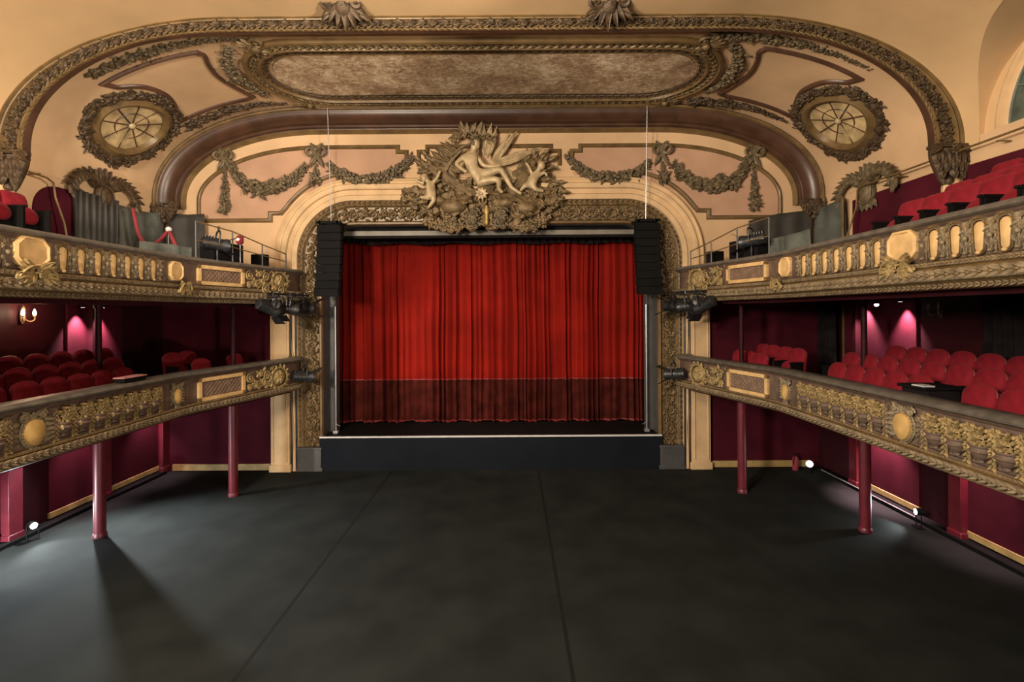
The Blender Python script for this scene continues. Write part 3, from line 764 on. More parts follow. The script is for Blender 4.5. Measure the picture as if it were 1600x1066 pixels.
for k in range(9):
    mb.tube(smoothpts([rz_(620-10*k, 330+10*k, .3), rz_(520-6*k, 430+14*k, .34), rz_(480+2*k, 520+10*k, .34), rz_(560+22*k, 640+6*k, .36), rz_(660+12*k, 700+4*k, .34)], 5), .045, 5)
for k in range(6):
    mb.tube(smoothpts([rz_(800+15*k, 640, .4), rz_(760+24*k, 660+8*k, .42), rz_(840+40*k, 700+6*k, .4), rz_(960+40*k, 720+14*k, .36), rz_(1150+40*k, 700+18*k, .3)], 5), .05, 5)
mb.build('drapery', M['gilt'], RL)
# masses of foliage and cloth that fill the silhouette on both sides
for nm_, roots, tips in (('left', [(600, 620), (560, 560), (600, 500)], [(245, 400), (270, 450), (300, 380), (350, 400), (390, 350), (430, 430), (330, 500), (450, 380), (240, 480), (400, 560)]),
                         ('right', [(1060, 640), (1080, 580), (1040, 540)], [(1330, 330), (1370, 400), (1390, 470), (1300, 420), (1240, 370), (1180, 420), (1400, 560), (1330, 520), (1440, 620), (1180, 360)])):
    mb = MB()
    for k, (a, b) in enumerate(tips):
        p0 = rz_(*roots[k % 3], .22); p1 = rz_(a, b, .16); mid = (p0+p1)/2+V3((0, -.08, .05*(-1)**k))
        mb.tube(smoothpts([p0, mid, p1], 5), [.10-.006*i for i in range(11)], 6)
        for i in range(6):
            t = .25+.13*i; q = p0.lerp(p1, t)+V3((rnd(-.06, .06), -.06, rnd(-.06, .06))); mb.leaf(frame(q, p1-p0, (0, -1, 0)) @ RZ(rnd(-.7, .7)), rnd(.22, .38), .15, .06, .06)
    mb.build('foliage_mass', M['gilt'], RL)
# cloud bed
mb = MB()
random.seed(5)
def inside(zx, zy):
    # silhouette of the cloud bank
    top = 560+abs(zx-800)*.12 if zx < 1100 else 600; 
    return True
for k in range(420):
    zx = rnd(130, 1460); t = abs(zx-800)/680
    lo = 985-240*t**2.4; hi = 560+90*t
    zy = rnd(hi, lo); r = rnd(.06, .15)
    mb.ell(rz_(zx, zy, rnd(.02, .22)+.12*(1-t)), (r*1.2, r*.8, r), None, (6, 4), Matrix.Rotation(rnd(0, 3), 4, 'Y'))
for k in range(90):
    zx = rnd(150, 1440); t = abs(zx-800)/680; zy = rnd(600+60*t, 960-200*t**2)
    X = frame(rz_(zx, zy, .32), (1, 0, 0), (0, -1, 0)) @ RZ(rnd(0, 6.28)); mb.leaf(X, rnd(.2, .36), .15, .07, .06)
    if k % 3 == 0: mb.scroll(X, rnd(.09, .15), .035, 1.3, random.choice((-1, 1)))
for zx, zy, r in ((540, 800, .42), (1150, 820, .36), (420, 760, .26), (640, 740, .24), (980, 780, .3)):
    mb.ell(rz_(zx, zy, .26), (r, .2, r*.62), None, (12, 8))
for q in (0, 1):
    pts = [(310, 900), (430, 960), (560, 970), (620, 940)] if q == 0 else [(1020, 930), (1120, 970), (1250, 950), (1330, 880)]
    garland(mb, Path(smoothpts([rz_(a, b, .2) for a, b in pts], 6), (0, -1, 0)), lambda t: .18, .05, 6)
mb.build('cloud_bed', M['gilt'], RL)
for zx in (705, 940):
    mb = MB()
    for k in range(5): mb.scroll(frame(rz_(zx, 860+28*k, .42-.03*k), (1, 0, 0), (0, -1, 0)) @ T((-1)**k*.08, 0), .14, .04, 1.3, (-1)**k)
    mb.ell(rz_(zx, 910, .32), (.17, .14, .26), None, (12, 8))
    for k in range(7): a = 2*PI*k/7; mb.leaf(frame(rz_(zx, 890, .42), (1, 0, 0), (0, -1, 0)) @ RZ(a), .24, .13, .06, .04)
    mb.build('pendant', M['garland'], RL)
mb = MB(); mb.rosette(frame(rz_(782, 712, .5), (1, 0, 0), (0, -1, 0)), .2, 9); mb.build('rosette', M['figure'], RL)
mb = MB(); mb.lathe([(.02, 0), (.06, .1), (.05, .3), (.09, .42), (.03, .6)], 10, Matrix.Translation(rz_(822, 970, .42))); mb.build('torch', M['bright'], RL)
# cherubs
def cherub(pts, name='cherub'):
    R = dict(pelvis=.105, belly=.115, chest=.105, neck=.055, head=.115, sl=.05, el=.042, hl=.035, sr=.05, er=.042, hr=.035, kl=.065, fl=.035, kr=.065, fr=.035)
    J = {k: (rz_(*pts[k]), R[k]) for k in R}
    E = [('pelvis', 'belly'), ('belly', 'chest'), ('chest', 'neck'), ('neck', 'head'), ('chest', 'sl'), ('sl', 'el'), ('el', 'hl'), ('chest', 'sr'), ('sr', 'er'), ('er', 'hr'), ('pelvis', 'kl'), ('kl', 'fl'), ('pelvis', 'kr'), ('kr', 'fr')]
    c = skin_fig(name, J, E, M['figure'], RL)
    mb = MB(); h = J['head'][0]; mb.ell(h, (.12, .12, .14), None, (12, 8)); mb.ell(h+V3((.02, -.12, -.01)), (.02, .02, .025)); mb.build('head', M['figure'], c); mb = MB()
    for k in range(16): a = rnd(0, 2*PI); mb.ell(h+V3((.09*math.cos(a), rnd(-.02, .08), .05+.06*abs(math.sin(a)))), (.035, .035, .03))
    mb.build('hair', M['garland'], c)
    mb = MB(); ch = J['chest'][0]
    for q in (-1, 1):
        for k in range(3): mb.leaf(frame(ch+V3((q*.05, .04, .05)), (q, 0, .4+.35*k), (0, -1, 0)), .34, .12, .04, .03)
    mb.build('wing', M['gilt'], c)
cherub(dict(pelvis=(372, 715, .44), belly=(362, 675, .46), chest=(352, 635, .46), neck=(338, 606, .46), head=(312, 578, .48), sl=(382, 612, .44), el=(415, 578, .46), hl=(442, 515, .46), sr=(325, 630, .48), er=(285, 622, .52), hr=(240, 602, .54), kl=(392, 770, .52), fl=(332, 832, .46), kr=(330, 745, .5), fr=(268, 735, .46)))
cherub(dict(pelvis=(1195, 630, .40), belly=(1212, 592, .42), chest=(1232, 556, .42), neck=(1255, 520, .42), head=(1280, 480, .44), sl=(1285, 548, .44), el=(1310, 540, .48), hl=(1325, 575, .5), sr=(1200, 545, .42), er=(1180, 500, .44), hr=(1150, 450, .42), kl=(1140, 650, .5), fl=(1100, 690, .42), kr=(1230, 680, .48), fr=(1300, 690, .42)))
random.seed(21)
# @@PART2@@
# ================================================================== STAGE
mb = MB(); mb.span((-5.3, 15.05, 0), (5.3, 15.12, 1.0)); mb.span((-5.2, 15.12, .0), (5.2, 15.3, .98))
st = thing('stage', 'low black stage with a navy black front board below the red curtain', 'stage', (0, 15.05, 0))
mb.build('front_board', M['stagefront'], st, smooth=False)
mb = MB(); mb.span((-5.2, 15.07, .98), (5.2, 15.97, 1.06)); mb.span((-6.58, 15.97, .98), (6.58, 18.28, 1.06)); mb.build('stage_floor', M['black'], st, smooth=False)
mb = MB(); mb.span((-5.3, 15.035, 1.02), (5.3, 15.1, 1.065)); mb.build('white_edge_strip', M['white'], st, smooth=False)
# stage house
mb = MB(); mb.span((-6.8, 18.3, 0), (6.8, 18.4, 8.6)); struct(mb.build('wall_back', M['blackcloth'], smooth=False))
for sx in (-1, 1):
    mb = MB(); mb.span((sx*6.6, 15.4, 1.06), (sx*6.7, 18.3, 8.6)); struct(mb.build('wall_left_1' if sx < 0 else 'wall_right_1', M['blackcloth'], smooth=False))
mb = MB(); mb.span((-6.7, 15.4, 8.5), (6.7, 18.4, 8.6)); struct(mb.build('ceiling_1', M['blackcloth'], smooth=False))
# dark steel portal posts
for sx, nm in ((-1, 'left'), (1, 'right')):
    mb = MB(); mb.span((sx*5.05, 15.7, 1.06), (sx*5.36, 15.95, 7.5)); mb.span((sx*5.0, 15.66, 1.06), (sx*5.06, 15.99, 7.5)); mb.span((sx*5.3, 15.66, 1.06), (sx*5.37, 15.99, 7.5))
    tag(mb.build('portal_post', M['grey'], bevel=.01), f'tall grey steel post just inside the {nm} edge of the stage opening', 'post')
    mb = MB(); mb.tube([(sx*4.95, 15.5, 1.06), (sx*4.95, 15.5, 5.1)], .018, 8); mb.box((sx*4.95, 15.5, 1.1), (.14, .14, .08)); mb.tube([(sx*4.95, 15.5, 1.35), (sx*4.8, 15.45, 1.3)], .012, 6)
    tag(mb.build('vertical_pipe', M['chrome']), f'thin pale vertical pipe beside the {nm} stage post', 'pipe')
# header beams
hd = thing('stage_header', 'striped cream and black header beam across the top of the stage opening', 'header', (0, 15.7, 7.35))
mb = MB(); mb.span((-5.0, 15.62, 7.36), (5.0, 15.72, 7.52)); mb.build('pale_band', M['greyband'], hd, bevel=.01)
mb = MB(); mb.span((-5.0, 15.6, 7.52), (5.0, 15.76, 7.60)); mb.span((-5.0, 15.6, 7.28), (5.0, 15.76, 7.36)); mb.build('black_band', M['black'], hd, smooth=False)
mb = MB(); mb.span((-5.0, 15.58, 7.63), (5.0, 15.66, 7.70)); mb.build('upper_pale_band', M['greyband'], hd, smooth=False)
mb = MB(); mb.grid(lambda u, v: V3((-5.4+10.8*u, 16.55+.03*math.sin(u*260), 7.22+1.27*v+.03*math.sin(u*37)*(1-v))), 400, 2)
tag(mb.build('black_border', M['blackcloth']), 'black cloth border hanging above the top of the red curtain', 'border')
# curtain -----------------------------------------------------------------
def folds(seed):
    rr = random.Random(seed); x = -.2; K = []; near = True
    while x < 6.6:
        K.append((x, -rr.uniform(.08, .24) if near else -rr.uniform(0, .05))); x += rr.choice((.035, .05, .08, .12, .17, .22) if near else (.05, .07, .1, .14))*rr.uniform(.85, 1.2); near = not near
    return K
def make_leaf(x0, x1, seed, label):
    K = folds(seed); n = 1150
    def lin(q):
        lo, hi = 0, len(K)-1
        while hi-lo > 1:
            k = (lo+hi)//2
            if K[k][0] <= q: lo = k
            else: hi = k
        t = max(0, min(1, (q-K[lo][0])/(K[hi][0]-K[lo][0]))); t = t*t*(3-2*t)*.5+t*.5
        return K[lo][1]*(1-t)+K[hi][1]*t
    def dep(x, v): return lin(x-min(x0, x1))*(.65+.45*(1-v))
    zb, zh, zt = 1.10, 2.56, 7.7
    def fn(z0, z1, yoff):
        def g(u, v):
            x = x0+(x1-x0)*u; z = z0+(z1-z0)*v; V = (z-zb)/(zt-zb)
            xs = x+.03*math.sin(z*.6+seed+x*1.3)*V+.008*math.sin(z*1.9+x*3)
            return V3((x, 17.05+dep(xs, V)+yoff, z+(.025*math.sin(x*7+seed) if v == 0 and z0 == zb else 0)))
        return g
    r = thing('stage_curtain', label, 'curtain', ((x0+x1)/2, 17.05, zb))
    mb = MB(); mb.grid(fn(zh, zt, 0), n, 18); mb.build('velvet', M['curtain'], r)
    mb = MB(); mb.grid(fn(zb, zh, .0), n, 8); h = mb.build('border', M['curtain_bottom'], r); h['label'] = 'lower band of the curtain, coloured darker where less light falls'  # same curtain continued, with the weaker light put into its colour
    mb = MB(); g = fn(zh-.02, zh+.02, -.012); mb.grid(g, n, 1); mb.build('braid', M['piping'], r)
    mb = MB(); g = fn(zb, zb+.05, -.012); mb.grid(g, n, 1); mb.build('curtain_bottom', M['piping'], r)
make_leaf(-6.0, .03, 3, 'left half of the closed red stage curtain, with the brighter folds')
make_leaf(.03, 6.0, 8, 'right half of the closed red stage curtain, to the right of the central seam')

# line arrays ---------------------------------------------------------------
for sx, nm in ((-1, 'left'), (1, 'right')):
    x = sx*4.80-.02; r = thing('speaker_array', f'black hanging loudspeaker column at the {nm} top corner of the stage opening', 'loudspeaker', (x, 14.85, 5.5))
    zz = 7.56; yaw = 0; h = .24
    for k in range(9):
        y = 14.85-.004*k*k; mb = MB(); a = math.radians(1.0*k)
        X = Matrix.Translation((x, y, zz-h/2)) @ Matrix.Rotation(a, 4, 'X')
        mb.prism([(-.36, -.2), (.36, -.2), (.30, .24), (-.30, .24)], -h/2+.006, h/2-.006, X)
        mb.span((-.35, -.215, -h/2+.02), (.35, -.2, h/2-.02), X)
        for q in (-1, 1): mb.box((q*.37, -.1, 0), (.02, .1, h*.8), X)
        mb.build('cabinet', M['black'], r, smooth=False); zz -= h
    mb = MB(); mb.span((x-.38, 14.6, 7.58), (x+.38, 14.64, 7.66)); mb.span((x-.38, 15.06, 7.58), (x+.38, 15.1, 7.66)); mb.span((x-.3, 14.6, 7.57), (x-.24, 15.1, 7.66)); mb.span((x+.24, 14.6, 7.57), (x+.3, 15.1, 7.66)); mb.build('flying_frame', M['black'], r, smooth=False)
    mb = MB(); mb.tube([(x-sx*.0, 14.85, 7.6), (x, 14.6, 11.1)], .012, 6); mb.build('cable', M['chrome'], r)

# ================================================================== BALCONIES
def plan(off=0.0):
    P = [V3((6.72, -2.0, 0)), V3((6.72, 10.4, 0)), V3((6.715, 10.8, 0)), V3((6.68, 11.1, 0)), V3((6.60, 11.4, 0)), V3((6.32, 12.43, 0)), V3((6.04, 13.46, 0)), V3((5.83, 14.2, 0)), V3((5.76, 14.5, 0)), V3((5.78, 14.75, 0)), V3((5.90, 14.93, 0)), V3((6.1, 14.97, 0))]
    Q = []
    for i in range(len(P)-1):
        k = max(1, int((P[i+1]-P[i]).length/.25))
        Q += [P[i].lerp(P[i+1], j/k) for j in range(k)]
    Q.append(P[-1]); return Q
PL = plan()
def pnorm(i):
    a = PL[max(0, i-1)]; b = PL[min(len(PL)-1, i+1)]; t = (b-a).normalized(); return V3((-t.y, t.x, 0))
PD = [0.0]
for i in range(1, len(PL)): PD.append(PD[-1]+(PL[i]-PL[i-1]).length)
def pat(d):
    d = max(0, min(PD[-1]-1e-6, d)); i = 0
    while PD[i+1] < d: i += 1
    q = (d-PD[i])/(PD[i+1]-PD[i]); return PL[i].lerp(PL[i+1], q), pnorm(i).lerp(pnorm(i+1), q).normalized()
def d_of_y(y): return y+2.0
def psweep(mb, prof, d0=0, d1=None, closed=True, cap=True):
    d1 = PD[-1] if d1 is None else d1
    ds = [d0]+[d for d in PD if d0+.01 < d < d1-.01]+[d1]; k = len(prof); vs = []; fs = []
    for d in ds:
        p, n = pat(d)
        for o, z in prof: vs.append(p+n*o+V3((0, 0, z)))
    m = k if closed else k-1
    for i in range(len(ds)-1):
        for a in range(m): c = (a+1) % k; fs.append((i*k+a, i*k+c, (i+1)*k+c, (i+1)*k+a))
    if closed and cap: fs.append(tuple(range(k))); fs.append(tuple((len(ds)-1)*k+a for a in range(k-1, -1, -1)))
    mb.add(vs, fs)
def ppath(o, z, d0=0, d1=None):
    d1 = PD[-1] if d1 is None else d1; P = []; N = []
    for d in [d0]+[d for d in PD if d0+.01 < d < d1-.01]+[d1]: p, n = pat(d); P.append(p+n*o+V3((0, 0, z))); N.append(n)
    return Path(P, N)
def place(src, parent, d, z, sx, o=0.0):
    p, n = pat(d); p = p+n*o; n = V3((n.x*sx, n.y, 0)); p = V3((p.x*sx, p.y, z))
    xd = n.cross(V3((0, 0, 1))); return inst(src, parent, p, math.atan2(xd.y, xd.x))
XF = Matrix(((1, 0, 0, 0), (0, 0, 1, 0), (0, 1, 0, 0), (0, 0, 0, 1)))   # drawing plane (x, y up, z out) -> local x, z, y
XF = Matrix(((-1, 0, 0, 0), (0, 0, 1, 0), (0, 1, 0, 0), (0, 0, 0, 1)))
def pill(w, h, n=10):
    r = w/2; P = [(r*math.cos(PI*i/n), h/2-r+r*math.sin(PI*i/n)) for i in range(n+1)]+[(-r*.8, -h/2+r*.8)]+[(r*.8*math.cos(PI+PI*i/n), -h/2+r*.8+r*.8*math.sin(PI+PI*i/n)) for i in range(1, n)]+[(r*.8, -h/2+r*.8)]
    return P
def loop(P, w): return [(x, y, w) for x, y in P]
# --- shared meshes of the front ornaments
def mk_niche_panel():
    mb = MB(); P = pill(.15, .40); n = len(P)
    vs = loop(P, .0)+loop([(x*.9, y*.96) for x, y in P], .035)+loop([(x*.45, y*.85) for x, y in P], .05)
    fs = [(i, (i+1) % n, n+(i+1) % n, n+i) for i in range(n)]+[(n+i, n+(i+1) % n, 2*n+(i+1) % n, 2*n+i) for i in range(n)]+[tuple(range(2*n, 3*n))]
    mb.add(vs, fs, XF); mb.ell((0, -.205, .045), (.035, .03, .03), XF, (8, 6)); return mesh_of(mb, 'niche_panel', M['niche'])
def mk_niche_frame():
    mb = MB(); P = pill(.19, .45); up = [p for p in P if p[1] > .02]
    mb.tube(loop(P, .03), .018, 5, XF, closed=True)
    mb.tube([(.135*math.cos(PI*i/10), .13+.125*math.sin(PI*i/10), .045) for i in range(11)], .026, 5, XF)
    for q in (-1, 1): mb.tube([(q*.118, -.2, .03), (q*.122, .13, .04)], .014, 4, XF)
    return mesh_of(mb, 'niche_frame', M['gilt'])
def mk_stem():
    """flower stem between two niches"""
    mb = MB()
    mb.box((0, 0, .005), (.10, .46, .03), XF); mb.tube([(0, -.22, .04), (0, .2, .05)], .014, 5, XF)
    mb.rosette(XF @ T(0, .17, .05), .062, 6); mb.ell((0, .0, .06), (.032, .04, .035), XF, (8, 6)); mb.ell((0, -.19, .05), (.04, .03, .035), XF)
    for q in (-1, 1):
        mb.leaf(XF @ T(0, .0, .03) @ RZ(PI/2-q*.55), .15, .06, .03, .03); mb.leaf(XF @ T(0, -.15, .03) @ RZ(PI/2-q*.6), .13, .06, .03, .03)
        mb.leaf(XF @ T(0, .17, .04) @ RZ(PI/2-q*1.2), .13, .06, .03, .02); mb.leaf(XF @ T(0, .12, .04) @ RZ(-PI/2+q*.9), .11, .05, .03, .03)
        mb.scroll(XF @ T(q*.05, -.08, .03), .035, .014, 1.2, q)
    return mesh_of(mb, 'flower_stem', M['rope'])
def mk_octagon(w, h, c):
    mb = MB(); o = [(-w/2+c, -h/2), (w/2-c, -h/2), (w/2, -h/2+c), (w/2, h/2-c), (w/2-c, h/2), (-w/2+c, h/2), (-w/2, h/2-c), (-w/2, -h/2+c)]
    n = 8; vs = loop(o, 0)+loop(o, .09)+loop([(x*.86, y*.86) for x, y in o], .11)+loop([(x*.78, y*.78) for x, y in o], .085)
    fs = []
    for k in range(3): fs += [(k*n+i, k*n+(i+1) % n, (k+1)*n+(i+1) % n, (k+1)*n+i) for i in range(n)]
    fs.append(tuple(range(3*n, 4*n))); mb.add(vs, fs, XF); return mesh_of(mb, 'octagonal_tablet', M['niche'])
def mk_oct_spray(w):
    mb = MB(); rr = random.Random(12)
    for q in (-1, 1):
        for k in range(7):
            a = q*(.55-.22*k); L = w*(.62-.05*abs(k-3))
            mb.leaf(XF @ T(q*w*.08, .03-.02*k, .09) @ RZ((0 if q > 0 else PI)+a), L, w*.17, .05, .06)
        mb.tube(smoothpts([(0, 0, .13), (q*w*.25, .05, .15), (q*w*.5, -.03, .14), (q*w*.62, -.14, .10)], 4), .022, 5, XF)
        mb.scroll(XF @ T(q*w*.52, -.12, .08), w*.15, .026, 1.4, q); mb.scroll(XF @ T(q*w*.25, -.17, .08), w*.11, .022, 1.3, -q)
        mb.leaf(XF @ T(q*.04, -.05, .1) @ RZ(-PI/2+q*.5), w*.4, w*.16, .05, .04)
    for k in range(14): mb.ell((rr.uniform(-.4, .4)*w, rr.uniform(-.12, .06), .13), (.022, .022, .02), XF)
    mb.rosette(XF @ T(0, -.02, .14), w*.15, 7)
    return mesh_of(mb, 'leaf_spray', M['fgilt'])
def mk_shield(w, h):
    mb = MB(); P = []
    n = 28
    for i in range(n): a = 2*PI*i/n; y = math.sin(a); P.append((w/2*math.cos(a)*(1-.18*max(0, -y)**1.5), h/2*y+(.0 if y < .8 else -.02*h)))
    vs = loop(P, .02)+loop([(x*.92, y*.92) for x, y in P], .07)+loop([(x*.5, y*.5) for x, y in P], .10)+[(0, 0, .11)]
    fs = []
    for k in range(2): fs += [(k*n+i, k*n+(i+1) % n, (k+1)*n+(i+1) % n, (k+1)*n+i) for i in range(n)]
    fs += [(2*n+i, 2*n+(i+1) % n, 3*n) for i in range(n)]
    mb.add(vs, fs, XF); return mesh_of(mb, 'shield', M['ochre']), P
def mk_shield_frame(P, w, h):
    mb = MB()
    for i in range(0, len(P)):
        x, y = P[i]; mb.ell((x*1.04, y*1.04, .05), (.02, .02, .025), XF)
    mb.tube(loop([(x*1.1, y*1.1) for x, y in P], .03), .018, 5, XF, closed=True)
    for q in (-1, 1):
        for k in range(5):
            mb.leaf(XF @ T(q*w*.56, -h*.42+k*h*.2, .02) @ RZ((0 if q > 0 else PI)+q*(.5-.18*k)), w*.42, .09, .05, .05)
        mb.scroll(XF @ T(q*w*.45, h*.56, .04), .07, .022, 1.3, q); mb.leaf(XF @ T(q*.03, h*.52, .04) @ RZ(PI/2-q*.9), .2, .09, .05, .05)
    mb.rosette(XF @ T(0, h*.56, .06), .07, 7)
    for k in range(3): mb.leaf(XF @ T(0, -h*.5, .04) @ RZ(-PI/2+(k-1)*.7), .12, .07, .04, .03)
    return mesh_of(mb, 'shield_frame', M['rope'])
def mk_basket():
    mb = MB(); prof = [(.03, -.20), (.06, -.19), (.05, -.16), (.10, -.12), (.125, -.05), (.13, 0), (.115, .02), (.0, .03)]
    mb.lathe(prof, 10, Matrix.Diagonal((1, .65, 1, 1)) @ T(0, .05, -.02), 0, PI)
    for zz in (.0, -.07): mb.tube([(.132*math.cos(a), .05*.65+.095*math.sin(a), zz) for a in [PI*i/8 for i in range(9)]], .016, 5)
    mb.box((0, .0, -.22), (.30, .05, .035)); mb.box((0, .0, -.262), (.32, .08, .03))
    return mesh_of(mb, 'basket', M['brown'])
def mk_basket_foliage():
    mb = MB(); rr = random.Random(4)
    for k in range(34):
        x = rr.uniform(-.13, .13); y = rr.uniform(-.02, .24); s_ = rr.uniform(.018, .034); mb.ell((x, y, .05+.05*(1-abs(x)/.12)), (s_, s_, s_), XF)
    for k in range(10):
        a = rr.uniform(.0, PI*2); mb.leaf(XF @ T(rr.uniform(-.08, .08), rr.uniform(0, .16), .06) @ RZ(a), .13, .06, .04, .06)
    return mesh_of(mb, 'fruit_heap', M['fgilt'])
def mk_basket_strip():
    mb = MB(); mb.box((0, 0, .015), (.035, .54, .05), XF); rr = random.Random(6)
    for k in range(7):
        y = .22-k*.072
        for q in (-1, 1): mb.leaf(XF @ T(0, y, .04) @ RZ(-PI/2+q*.7), .09, .045, .03, .02)
        mb.ell((rr.uniform(-.015, .015), y, .06), (.02, .02, .02), XF)
    mb.rosette(XF @ T(0, .2, .05), .06, 6)
    return mesh_of(mb, 'gilt_leaf_strip', M['fgilt'])
def mk_scrollwork(w, h):
    mb = MB(); rr = random.Random(9)
    for i, (x, y, r, sg) in enumerate(((-.28, .08, .13, 1), (-.05, -.1, .14, -1), (.2, .08, .13, 1), (-.3, -.16, .08, -1), (.22, -.15, .09, 1), (.02, .17, .08, -1))): mb.scroll(XF @ T(x*w/.7, y*h/.5, .03), r, .026, 1.5, sg, rr.uniform(0, 3))
    for k in range(26): mb.leaf(XF @ T(rr.uniform(-.45, .45)*w, rr.uniform(-.42, .42)*h, .03) @ RZ(rr.uniform(0, 6.28)), .17, .08, .045, .05)
    return mesh_of(mb, 'scrollwork', M['fgilt'])
def mk_medallion(r):
    mb = MB(); mb.ell((0, 0, .02), (r*.8, r*.75, .08), XF, (20, 12)); mb.tube([(r*math.cos(2*PI*i/32), r*.92*math.sin(2*PI*i/32), .05) for i in range(32)], .035, 6, XF, closed=True)
    mb.rosette(XF @ T(0, 0, .09), r*.6, 8); mb.rosette(XF @ T(0, 0, .12), r*.35, 6)
    for k in range(14): a = 2*PI*k/14; mb.leaf(XF @ T(r*.9*math.cos(a), r*.85*math.sin(a), .04) @ RZ(a+.5), .15, .08, .05, .03)
    return mesh_of(mb, 'medallion', M['fgilt'])
def mk_pilaster(h):
    mb = MB(); mb.box((0, 0, .02), (.15, h, .06), XF); mb.box((0, 0, .045), (.09, h*.86, .05), XF); return mesh_of(mb, 'pilaster', M['brown'])
def mk_lattice(w, h, frame_only):
    mb = MB()
    if frame_only:
        t = .085
        for q in (-1, 1): mb.box((q*(w/2-t/2), 0, .03), (t, h, .07), XF); mb.box((0, q*(h/2-t/2), .03), (w, t, .07), XF)
        return mesh_of(mb, 'panel_frame', M['niche'])
    iw, ih = w-.2, h-.2; mb.box((0, 0, .0), (iw, ih, .04), XF); k = int((iw+ih)/.11)
    for i in range(1, k):
        c = -iw/2-ih/2+i*(iw+ih)/k*1.0
        for sg in (-1, 1):
            # line x = c + sg*y clipped to the rectangle
            y0, y1 = -ih/2, ih/2
            lo = max(y0, (-iw/2-c) if sg > 0 else (c-iw/2)); hi = min(y1, (iw/2-c) if sg > 0 else (c+iw/2))
            if hi-lo > .04: mb.tube([(c+sg*lo, lo, .024), (c+sg*hi, hi, .024)], .010, 4, XF)
    return mesh_of(mb, 'lattice', M['latt'])
M['strip'] = mat('yellow_gilding', (.36, .235, .075), .42, .3, var=.5, vscale=9, bump=.4, bscale=50)
M['latt'] = mat('mauve_lattice', (.20, .125, .085), .6, var=.25, vscale=8)
M['fgilt'] = mat('front_gilding', (.36, .255, .11), .5, .12, var=.5, vscale=11, bump=.4, bscale=50)
M['rope'] = mat('grey_gold_rope', (.25, .19, .115), .55, .05, var=.4, vscale=10, bump=.3, bscale=40)
M['ochre'] = mat('ochre_shield', (.50, .31, .10), .55, var=.2, vscale=6)
NP, NF, STM = mk_niche_panel(), mk_niche_frame(), mk_stem()
OCT, OSP = mk_octagon(.56, .46, .12), mk_oct_spray(.5)
OC2, OS2 = mk_octagon(.42, .42, .10), mk_oct_spray(.30)
SH, _P = mk_shield(.34, .44); SHF = mk_shield_frame(_P, .34, .44)
SH2, _P = mk_shield(.22, .36); SHF2 = mk_shield_frame(_P, .22, .36)
BK, BF, BS = mk_basket(), mk_basket_foliage(), mk_basket_strip()
SCW, MED = mk_scrollwork(.85, .5), mk_medallion(.30)
PLU, PLL = mk_pilaster(.50), mk_pilaster(.56)
LTF, LTP = mk_lattice(1.36, .46, True), mk_lattice(1.36, .46, False)
LTF2, LTP2 = mk_lattice(1.36, .54, True), mk_lattice(1.36, .54, False)

